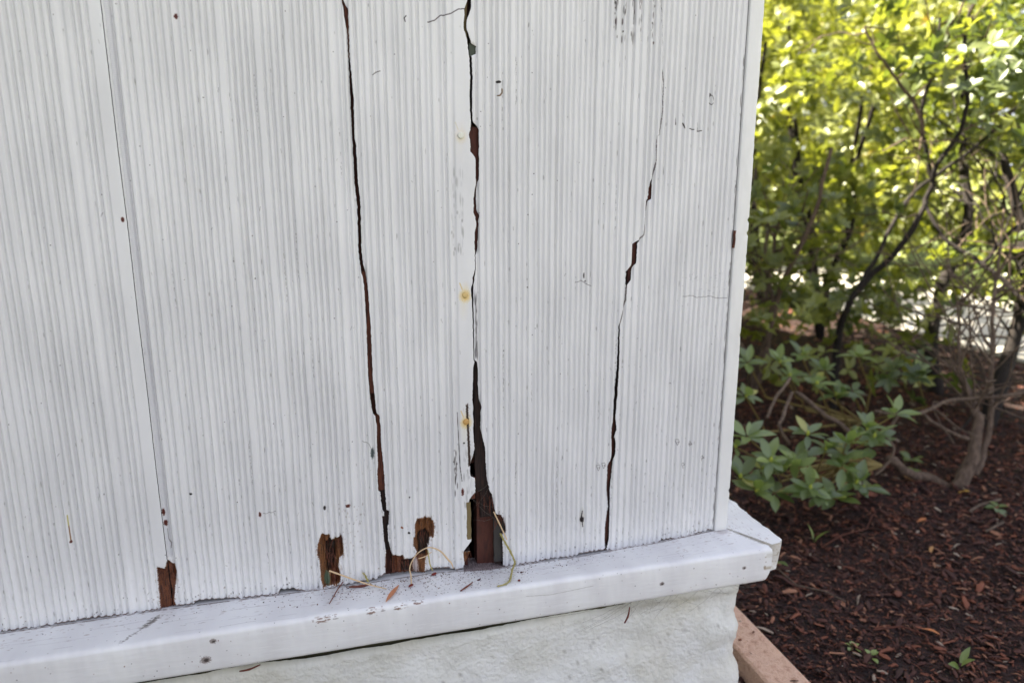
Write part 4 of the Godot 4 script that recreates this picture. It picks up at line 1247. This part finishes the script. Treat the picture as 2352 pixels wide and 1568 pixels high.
	# sunlit shrubs farther back in the bed and across the path
	var spots := [
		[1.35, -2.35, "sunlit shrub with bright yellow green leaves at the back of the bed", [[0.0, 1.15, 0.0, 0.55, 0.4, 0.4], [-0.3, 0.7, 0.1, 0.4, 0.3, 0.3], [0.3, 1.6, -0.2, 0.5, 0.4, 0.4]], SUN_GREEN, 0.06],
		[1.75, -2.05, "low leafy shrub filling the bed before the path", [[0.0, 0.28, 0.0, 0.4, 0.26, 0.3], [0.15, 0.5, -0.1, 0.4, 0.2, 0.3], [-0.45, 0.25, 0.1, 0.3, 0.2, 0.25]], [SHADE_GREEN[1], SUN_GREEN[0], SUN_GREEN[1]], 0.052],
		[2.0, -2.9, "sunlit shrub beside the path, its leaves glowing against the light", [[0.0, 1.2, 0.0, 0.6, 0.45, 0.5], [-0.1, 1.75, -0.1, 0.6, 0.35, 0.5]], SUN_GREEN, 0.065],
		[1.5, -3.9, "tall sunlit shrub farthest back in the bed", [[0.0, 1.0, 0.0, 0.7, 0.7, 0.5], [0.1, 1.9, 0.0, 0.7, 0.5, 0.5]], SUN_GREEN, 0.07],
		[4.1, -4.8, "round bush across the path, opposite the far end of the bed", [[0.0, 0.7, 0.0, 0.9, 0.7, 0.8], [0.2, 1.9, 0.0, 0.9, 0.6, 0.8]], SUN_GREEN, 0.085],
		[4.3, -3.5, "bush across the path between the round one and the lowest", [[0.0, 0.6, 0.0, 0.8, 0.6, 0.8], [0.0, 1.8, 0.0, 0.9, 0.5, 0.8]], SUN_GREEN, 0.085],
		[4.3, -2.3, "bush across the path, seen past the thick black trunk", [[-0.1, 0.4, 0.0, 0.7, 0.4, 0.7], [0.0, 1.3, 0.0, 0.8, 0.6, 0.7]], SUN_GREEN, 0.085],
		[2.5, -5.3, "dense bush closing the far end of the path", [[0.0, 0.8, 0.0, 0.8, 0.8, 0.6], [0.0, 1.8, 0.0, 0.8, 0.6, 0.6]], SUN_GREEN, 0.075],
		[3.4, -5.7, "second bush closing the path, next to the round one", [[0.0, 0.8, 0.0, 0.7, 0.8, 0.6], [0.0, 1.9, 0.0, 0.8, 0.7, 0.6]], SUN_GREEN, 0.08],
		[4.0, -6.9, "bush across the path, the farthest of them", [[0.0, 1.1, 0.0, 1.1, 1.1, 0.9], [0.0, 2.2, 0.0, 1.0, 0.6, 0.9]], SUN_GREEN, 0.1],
	]
	for q in spots:
		var b := thing("rhododendron", q[2], "shrub", Vector3(q[0], GROUND, q[1]), "sunlit shrubs in the background")
		for k in 5:
			branch(b, "stem", stem_to(b.position, b.position + Vector3(rng.randf_range(-0.4, 0.4), rng.randf_range(0.9, 1.5), rng.randf_range(-0.4, 0.4))), 0.016, 0.008, M.dark_bark, b.position)
		crown(b, q[3], 170 if q[5] < 0.08 else 90, q[5], q[4], 0.012)
	# trees closing the view
	for q in [[7.5, -8.5, 3.4], [9.5, -4.5, 3.8], [6.0, -12.0, 3.6], [10.0, -0.5, 3.4], [2.5, -11.5, 3.2]]:
		var t := thing("tree", "broad leafy tree behind the bushes, %s" % ["beyond the far end of the path", "over the middle of the lawn", "at the very back", "at the open side of the lawn", "behind the house"][[7.5, 9.5, 6.0, 10.0, 2.5].find(q[0])], "tree", Vector3(q[0], GROUND - 0.06, q[1]), "trees at the back")
		branch(t, "trunk", stem_to(t.position, t.position + Vector3(0.2, q[2] * 0.9, 0.1)), 0.14, 0.05, M.dark_bark, t.position)
		crown(t, [[0.0, q[2] * 0.35, 0.0, 1.9, 1.1, 1.7], [0.0, q[2] * 0.85, 0.0, 2.2, 1.5, 1.9]], 16, 0.15, SUN_GREEN)


# ---------------------------------------------------------------- small things on the ground
func build_shade_shrub() -> void:   # unseen shrub, added to block light from the near end of the wall
	var b := thing("added_shade_shrub", "added unseen shrub that darkens one end of the front wall", "shrub", Vector3(-1.8, GROUND, 0.66))
	for k in 4:
		branch(b, "stem", stem_to(b.position, b.position + Vector3(rng.randf_range(-0.3, 0.3), 1.4, rng.randf_range(-0.25, 0.25))), 0.018, 0.008, M.dark_bark, b.position)
	crown(b, [[0.0, 0.7, 0.0, 0.6, 0.6, 0.5], [0.0, 1.5, 0.1, 0.6, 0.6, 0.5]], 190, 0.07, SHADE_GREEN)


func weed(at: Vector3, label: String, n: int, size: float, blade: bool, col: int) -> void:
	var w := thing("seedling", label, "weed", Vector3(at.x, ground_at(at.x, at.z), at.z), "seedlings in the mulch")
	for k in n:
		var s := Shape.new()
		var b := facing(Vector3(rng.randfn() * 0.3, 1, rng.randfn() * 0.3), TAU * k / n + rng.randf_range(-0.4, 0.4)) * Basis(Vector3.RIGHT, -(1.1 if blade else 0.35))
		leaf_into(s, b, b * Vector3(0, 0, 0.004) + Vector3(0, 0 if blade else size * 0.5, 0), size * rng.randf_range(0.75, 1.1), size * (0.3 if blade else 0.85), 0.25)
		put("leaf", one(s, M["leaf_%d" % col]), w)
	if not blade:
		var st := Shape.new()
		st.tube([Vector3.ZERO, Vector3(0.001, size * 0.3, 0), Vector3(0, size * 0.52, 0)], [0.001, 0.0008, 0.0008], 5)
		put("stem", one(st, M.green_twig), w)


func fallen(at: Vector3, label: String, size: float, m: Material) -> void:
	var s := Shape.new()
	var b := Basis.from_euler(Vector3(rng.randf_range(-0.3, 0.3), rng.randf() * TAU, rng.randf_range(-0.4, 0.4)))
	leaf_into(s, b, Vector3.ZERO, size, size * 0.45, 0.3)
	tag(put("fallen_leaf", one(s, m), null, Vector3(at.x, ground_at(at.x, at.z) + 0.012, at.z)), label, "leaf", "dead leaves on the mulch")


func dry_stick(label: String, pts: Array, r: float, m: Material) -> void:
	var s := Shape.new()
	var path := []; var rad := []
	for p in pts:
		path.append(Vector3(p.x, ground_at(p.x, p.z) + 0.010 + p.y, p.z) - Vector3(pts[0].x, GROUND, pts[0].z))
		rad.append(r * (1.0 + 0.3 * fine.get_noise_2d(p.x * 9000.0, p.z * 900.0)))
	s.tube(path, rad, 6)
	tag(put("dry_twig", one(s, m), null, Vector3(pts[0].x, GROUND, pts[0].z)), label, "twig", "sticks on the mulch")


func build_litter() -> void:
	weed(Vector3(1.0, 0, -0.70), "round leaved blue green seedling by the foot of the curved trunk", 5, 0.03, false, 1)
	weed(Vector3(0.93, 0, -0.62), "small seedling between the root and the orange leaf", 4, 0.022, false, 1)
	weed(Vector3(0.47, 0, -0.40), "pale green sprout with one curled blade past the ledge corner", 2, 0.045, true, 3)
	weed(Vector3(0.315, 0, -0.325), "small green leaf showing under the chipped ledge end", 2, 0.03, false, 1)
	weed(Vector3(0.31, 0, -0.045), "tiny clover sprigs close to the brick edging", 7, 0.012, false, 3)
	weed(Vector3(0.30, 0, -0.075), "tiny clover sprig behind the others by the bricks", 5, 0.010, false, 3)
	weed(Vector3(0.43, 0, 0.01), "green grass blades at the lower edge of the mulch", 3, 0.04, true, 2)
	weed(Vector3(0.98, 0, -0.42), "creeping seedlings on the open mulch beside the trunk", 5, 0.022, false, 1)
	fallen(Vector3(0.984, 0, -0.50), "yellow dead leaf in front of the curved trunk", 0.03, M.yellow_leaf)
	fallen(Vector3(0.90, 0, -0.62), "pale tan dead leaf beside the low shrub's root", 0.03, M.tan_leaf)
	fallen(Vector3(0.70, 0, -0.32), "small tan dead leaf out on the open mulch", 0.02, M.tan_leaf)
	fallen(Vector3(0.46, 0, -0.06), "orange curled dead leaf near the lower edge", 0.03, M.orange_leaf)
	fallen(Vector3(0.78, 0, -0.42), "orange dead leaf between the low shrub and open mulch", 0.022, M.orange_leaf)
	dry_stick("thin bent twig lying from the ledge corner towards the bricks", [Vector3(0.30, 0.02, -0.29), Vector3(0.32, 0.005, -0.25), Vector3(0.36, 0, -0.22), Vector3(0.38, 0, -0.19)], 0.0016, M.bark)
	dry_stick("thin reddish twig lying between the sprout and the low shrub", [Vector3(0.47, 0, -0.375), Vector3(0.54, 0.004, -0.40), Vector3(0.62, 0.002, -0.42), Vector3(0.67, 0.006, -0.46)], 0.0017, M.wood)
	dry_stick("pale broken stick lying right of the trunk foot", [Vector3(0.90, 0, -0.42), Vector3(0.95, 0.003, -0.44), Vector3(1.02, 0, -0.45)], 0.0035, M.bark)
	dry_stick("short pale stick in the middle of the open mulch", [Vector3(0.86, 0, -0.34), Vector3(0.93, 0.003, -0.36)], 0.003, M.bark)
	dry_stick("crooked dark twig near the brick edging", [Vector3(0.36, 0, -0.10), Vector3(0.41, 0.004, -0.09), Vector3(0.43, 0.002, -0.06), Vector3(0.42, 0, -0.045)], 0.002, M.wood)


func strand(called: String, label: String, category: String, pts: Array, r: Array, m: Material, group := "", hairs := 1) -> Node3D:   # points in mm
	var path := []
	var at: Vector3 = Vector3(pts[0][0], pts[0][1], pts[0][2]) * 0.001
	var list := []
	for p in pts: list.append(Vector3(p[0], p[1], p[2]) * 0.001 - at)
	for k in list.size() - 1:
		for j in 4:
			path.append((list[k] as Vector3).cubic_interpolate(list[k + 1], list[maxi(k - 1, 0)], list[mini(k + 2, list.size() - 1)], j / 4.0))
	path.append(list[-1])
	var rad := []
	for k in path.size():
		var t := k / float(path.size() - 1) * (r.size() - 1)
		rad.append(lerpf(r[int(t)], r[mini(int(t) + 1, r.size() - 1)], fposmod(t, 1.0)) * 0.001 * (1.0 + 0.2 * fine.get_noise_2d(k * 50.0, at.x * 9000.0)))
	var s := Shape.new()
	s.tube(path, rad, 6)
	for h in hairs - 1:   # stringy things: more threads winding round the first
		var other := []
		for k in path.size():
			other.append(path[k] + Vector3(sin(k * 0.9 + h * 2.1), 0.3 * sin(k * 1.3 + h), cos(k * 0.8 + h * 1.7)) * 0.0012 * (0.5 + 0.5 * fine.get_noise_2d(k * 40.0, h * 90.0) + 0.3))
		s.tube(other, rad.map(func(r: float) -> float: return r * 0.6), 5)
		for k in range(1, path.size() - 1, 2):
			var q: Vector3 = path[k]
			s.tube([q, q + Vector3(rng.randfn(), rng.randfn(), absf(rng.randfn())) * 0.0022], [0.0002, 0.0001], 3)
	var o := put(called, one(s, m), null, at)
	tag(o, label, category, group)
	return o


func scale_seed(label: String, at: Vector3, size: float, m: Material, called := "seed_husk") -> void:
	var s := Shape.new()
	var n := 7
	size *= 0.001
	var mid := s.point(Vector3(0, size * 0.35, 0))
	for k in n:
		var a := -TAU * k / n
		var q := size * rng.randf_range(0.6, 1.05)
		s.point(Vector3(cos(a) * q * 1.2, size * 0.04 * rng.randf(), sin(a) * q * 0.7))
	for k in n: s.tri(mid, 1 + k, 1 + (k + 1) % n)
	var o := put(called, one(s, m), null, at * 0.001)
	o.rotation.y = rng.randf() * TAU
	tag(o, label, "husk", "red brown husks on the ledge")


func build_debris() -> void:
	var lid := -3.0
	var stalk := strand("dry_stalk", "arched pale flower stalk standing on the ledge before the keyhole of bare wood", "stalk", [[-429, -1, 24], [-428, 4, 14], [-429, 11, 12], [-426, 20, 11], [-418, 29, 9], [-407, 33, 7], [-399, 31, 6], [-390, 25, 6], [-382, 14, 7], [-378, 9, 8], [-376, 2, 8]], [0.9, 0.85, 0.7, 0.65, 0.9, 1.1, 0.5], M.straw)
	scale_seed("deep red bud scale at the foot of the arched stalk", Vector3(-430, lid + 0.6, 25), 4.4, M.red_husk, "bud_scale")
	scale_seed("red bud scale lying against the board under the arched stalk", Vector3(-399, -3.5, 6), 4.6, M.red_husk, "bud_scale")
	strand("moss_sprig", "thin moss sprig hanging from the arched stalk to the red scale", "sprig", [[-406, 30, 7], [-405, 20, 7], [-404, 11, 7], [-401, 2, 7]], [0.5, 0.9, 0.5], M.moss)
	strand("dry_stalk", "short cross stalk lying over the arched one", "stalk", [[-418, 22, 10], [-409, 24, 10], [-402, 28, 9]], [0.6, 0.6, 0.5], M.straw)
	strand("straw", "long pale straw leaning out of the rotten hole across the ledge", "straw", [[-521, 21, 8], [-505, 13, 10], [-490, 6, 13], [-474, 0, 17], [-458, -2.4, 25]], [1.0, 0.9, 0.9, 0.8, 0.5], M.straw)
	strand("straw", "straight pale straw poking down from the black hollow of the open seam", "straw", [[-324, 67, 3], [-316, 48, 7], [-309, 31, 9]], [0.8, 0.9, 0.6], M.straw)
	strand("moss_strand", "stringy yellow green moss trailing from the straw down onto the ledge", "moss", [[-316, 38, 5], [-311, 27, 6], [-306, 17, 7], [-300, 3, 8], [-300, -1, 12], [-307, -1.5, 26], [-318, -1.5, 50], [-333, -1.5, 55]], [0.7, 0.6, 0.8, 0.7, 0.6, 0.7, 0.5, 0.3], M.moss, "", 5)
	strand("moss_tuft", "tiny dry moss tuft caught at the foot of the board by the split", "moss", [[-478, -1, 6], [-480, 6, 5], [-483, 11, 5]], [1.0, 0.6, 0.3], M.moss, "", 6)
	strand("pine_needle", "dark red pine needle lying across the ledge below the rotten hole", "needle", [[-506, 1, 2], [-513, -1, 14], [-523, -2.0, 39]], [0.7, 0.8, 0.5], M.needle, "pine needles")
	strand("pine_needle", "red brown needle lying aslant near the nose of the ledge", "needle", [[-359, -1.8, 39], [-367, -1.6, 46], [-376, -1.6, 53]], [0.6, 1.1, 0.9], M.needle, "pine needles")
	strand("pine_needle", "short dark needle flat along the foot of the split board", "needle", [[-500, -3.5, 8], [-486, -3.8, 9], [-474, -3.5, 8]], [0.9, 1.6, 0.8], M.needle, "pine needles")
	strand("pine_needle", "brown needle hanging in cobweb below the ledge nose", "needle", [[-163, -58, 54], [-166, -68, 57], [-170, -78, 56]], [0.6, 1.2, 0.9], M.needle, "pine needles")
	strand("pine_needle", "dark shred stuck to the foundation below the ledge", "needle", [[-622, -61, 50], [-612, -60, 51], [-600, -57, 50]], [0.8, 1.3, 0.7], M.needle, "pine needles")
	var s := Shape.new()
	var b := Basis(Vector3.UP, -0.53) * Basis(Vector3.RIGHT, -0.02)
	leaf_into(s, b, Vector3.ZERO, 0.037, 0.0062, 0.02)
	tag(put("dry_leaf", one(s, M.orange_leaf), null, Vector3(-0.443, -0.0018, 0.021)), "narrow orange leaf lying on the ledge right of the pine needle", "leaf")
	scale_seed("small dark husk alone on the ledge below the wide seam", Vector3(-349, lid - 2, 30), 3.0, M.dark_husk)
	scale_seed("red husk close to the ledge nose right of the moss strand", Vector3(-304, lid, 47), 3.0, M.red_husk)
	scale_seed("dark husk by the foot of the board right of the moss strand", Vector3(-295, lid - 4, 24), 2.6, M.dark_husk)
	scale_seed("tiny brown husk on the ledge near its open seam end", Vector3(-262, lid - 4, 33), 1.8, M.dark_husk)
	# crumbs of rot and dust fallen along the ledge
	var xf := []
	var tint := PackedColorArray()
	for k in 420:
		var x := -0.41 + rng.randfn() * 0.11
		var z := 0.003 + absf(rng.randfn()) * 0.017
		if z > 0.055 or x > -0.02: continue
		var L := rng.randf_range(0.0006, 0.0021)
		xf.append(Transform3D(Basis.from_euler(Vector3(rng.randf(), rng.randf() * TAU, rng.randf())).scaled(Vector3(L, L, L)), Vector3(x, lerpf(ledge_back(x * 1000.0) * 0.001, -0.0028, z / 0.055) + 0.0003, z)))
		tint.append([Color(0.1, 0.05, 0.035), Color(0.2, 0.1, 0.06), Color(0.06, 0.045, 0.04), Color(0.3, 0.24, 0.18)][rng.randi() % 4])
	tag(copies("crumbs", chip_mesh(3), xf, tint), "crumbs of rotten wood and dust scattered along the ledge", "crumbs")
	# cobweb under the ledge at the corner
	var w := Shape.new()
	for k in 26:
		var x := rng.randf_range(-0.2, -0.02)
		var p := Vector3(x, -0.049, 0.056); var q := Vector3(x + rng.randf_range(-0.09, 0.05), rng.randf_range(-0.085, -0.058), 0.049)
		w.tube([p, p.lerp(q, 0.5) + Vector3(0, -0.002, 0.001), q], [0.00012, 0.00012, 0.00012], 3)
	for k in 5:
		var p := Vector3(-0.352, rng.randf_range(0.05, 0.09), -0.006); var q := Vector3(-0.316, rng.randf_range(0.04, 0.12), -0.002)
		w.tube([p, p.lerp(q, 0.5) + Vector3(0, -0.003, 0.003), q], [0.0001, 0.0001, 0.0001], 3)
	tag(put("cobweb", one(w, M.web)), "dusty cobweb threads under the ledge and in the open seam", "cobweb", "", "stuff")


func _ready() -> void:
	rng.seed = 20240611
	noise.seed = 3; noise.frequency = 0.01; noise.fractal_octaves = 3
	fine.seed = 8; fine.frequency = 0.03; fine.fractal_octaves = 3
	# camera, sky, sun, exposure
	var cam := Camera3D.new()
	cam.name = "Camera"
	add_child(cam)
	cam.position = Vector3(-0.5211, 0.4719, 0.8080)
	cam.rotation_degrees = Vector3(-13.1, -15.3, 0)
	cam.fov = 49.51
	cam.near = 0.05
	cam.far = 900.0
	var lens := CameraAttributesPhysical.new()
	lens.frustum_focal_length = 26.03
	lens.frustum_focus_distance = 0.84
	lens.frustum_near = 0.05
	lens.frustum_far = 900.0
	lens.exposure_aperture = 4.4
	cam.attributes = lens
	cam.current = true
	var env := Environment.new()
	env.background_mode = Environment.BG_SKY
	var sky_m := ProceduralSkyMaterial.new()
	sky_m.sky_top_color = Color(0.665, 0.685, 0.775)
	sky_m.sky_horizon_color = Color(0.85, 0.865, 0.895)
	sky_m.sky_curve = 0.2
	sky_m.ground_horizon_color = Color(0.52, 0.52, 0.5)
	sky_m.ground_bottom_color = Color(0.2, 0.2, 0.16)
	sky_m.sky_energy_multiplier = 0.62
	env.sky = Sky.new()
	env.sky.sky_material = sky_m
	env.tonemap_mode = Environment.TONE_MAPPER_LINEAR
	env.tonemap_exposure = 6.6
	env.sdfgi_enabled = true
	env.ssao_enabled = true
	env.ssil_enabled = true
	var we := WorldEnvironment.new()
	we.name = "Surroundings"
	we.environment = env
	add_child(we)
	var sun := DirectionalLight3D.new()
	sun.name = "Sun"
	sun.light_color = Color(1.0, 0.96, 0.88)
	sun.light_energy = 1.6
	sun.light_angular_distance = 0.5
	sun.shadow_enabled = true
	add_child(sun)
	sun.look_at_from_position(Vector3(-0.48, 0.76, -0.42), Vector3.ZERO)
	materials()
	more_materials()
	build_house()
	build_ground()
	build_mulch()
	build_plants()
	build_shade_shrub()
	build_litter()
	build_debris()


func more_materials() -> void:
	M.olive_wood = mat(Color8(112, 98, 66), 0.9)
	M.grey_wood = mat(Color8(58, 55, 52), 0.9)
	M.gap_shade = mat(Color8(72, 70, 48), 0.95)  # dark olive that paints the shade of the gap below the ledge
	var dr := mat(Color.WHITE, 0.95)
	dr.albedo_texture = ramp_texture(55, 0.05, [Color8(88, 86, 84), Color8(120, 118, 116), Color8(104, 102, 101)])
	triplanar(dr, Vector3(2, 2, 2))
	M.bounce_grey = dr  # grey of the added ground that bounces light
	M.green_paint = mat(Color8(62, 70, 56), 0.6)
	var t := mat(Color.WHITE, 0.5)
	t.albedo_texture = ramp_texture(51, 0.01, [Color(0.83, 0.83, 0.82), Color(0.87, 0.87, 0.86), Color(0.85, 0.85, 0.84)])
	triplanar(t, Vector3(5, 2, 5))
	relief(t, 52, 0.03, 0.02)
	M.trim = t
	var w := mat(Color.WHITE, 0.85)
	w.albedo_texture = ramp_texture(53, 0.02, [Color8(150, 134, 110), Color8(214, 210, 200), Color8(220, 218, 212), Color8(194, 184, 166)])
	triplanar(w, Vector3(14, 14, 14))
	M.worn_end = w
	var f: StandardMaterial3D = M.concrete.duplicate()
	f.vertex_color_use_as_albedo = true
	M.foundation = f
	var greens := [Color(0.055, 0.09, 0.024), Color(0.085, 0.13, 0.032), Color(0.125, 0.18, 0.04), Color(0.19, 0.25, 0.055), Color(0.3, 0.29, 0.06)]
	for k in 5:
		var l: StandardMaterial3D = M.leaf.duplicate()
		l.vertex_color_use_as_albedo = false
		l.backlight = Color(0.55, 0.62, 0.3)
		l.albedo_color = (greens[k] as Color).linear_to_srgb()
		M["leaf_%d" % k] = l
	M.bud = mat(Color8(170, 180, 70), 0.6)
	M.green_twig = mat(Color8(128, 112, 62), 0.8)
	M.straw = mat(Color8(204, 176, 138), 0.7)
	M.moss = mat(Color8(168, 158, 98), 0.95)
	M.needle = mat(Color8(104, 52, 38), 0.7)
	M.red_husk = mat(Color8(116, 38, 28), 0.6)
	M.dark_husk = mat(Color8(78, 34, 30), 0.7)
	M.web = mat(Color8(120, 114, 106), 0.9)
	for q in [["yellow_leaf", Color8(206, 160, 60)], ["tan_leaf", Color8(190, 142, 88)], ["orange_leaf", Color8(190, 118, 70)]]:
		var l: StandardMaterial3D = mat(q[1], 0.7)
		l.backlight_enabled = true
		l.backlight = Color(0.5, 0.5, 0.5)
		M[q[0]] = l
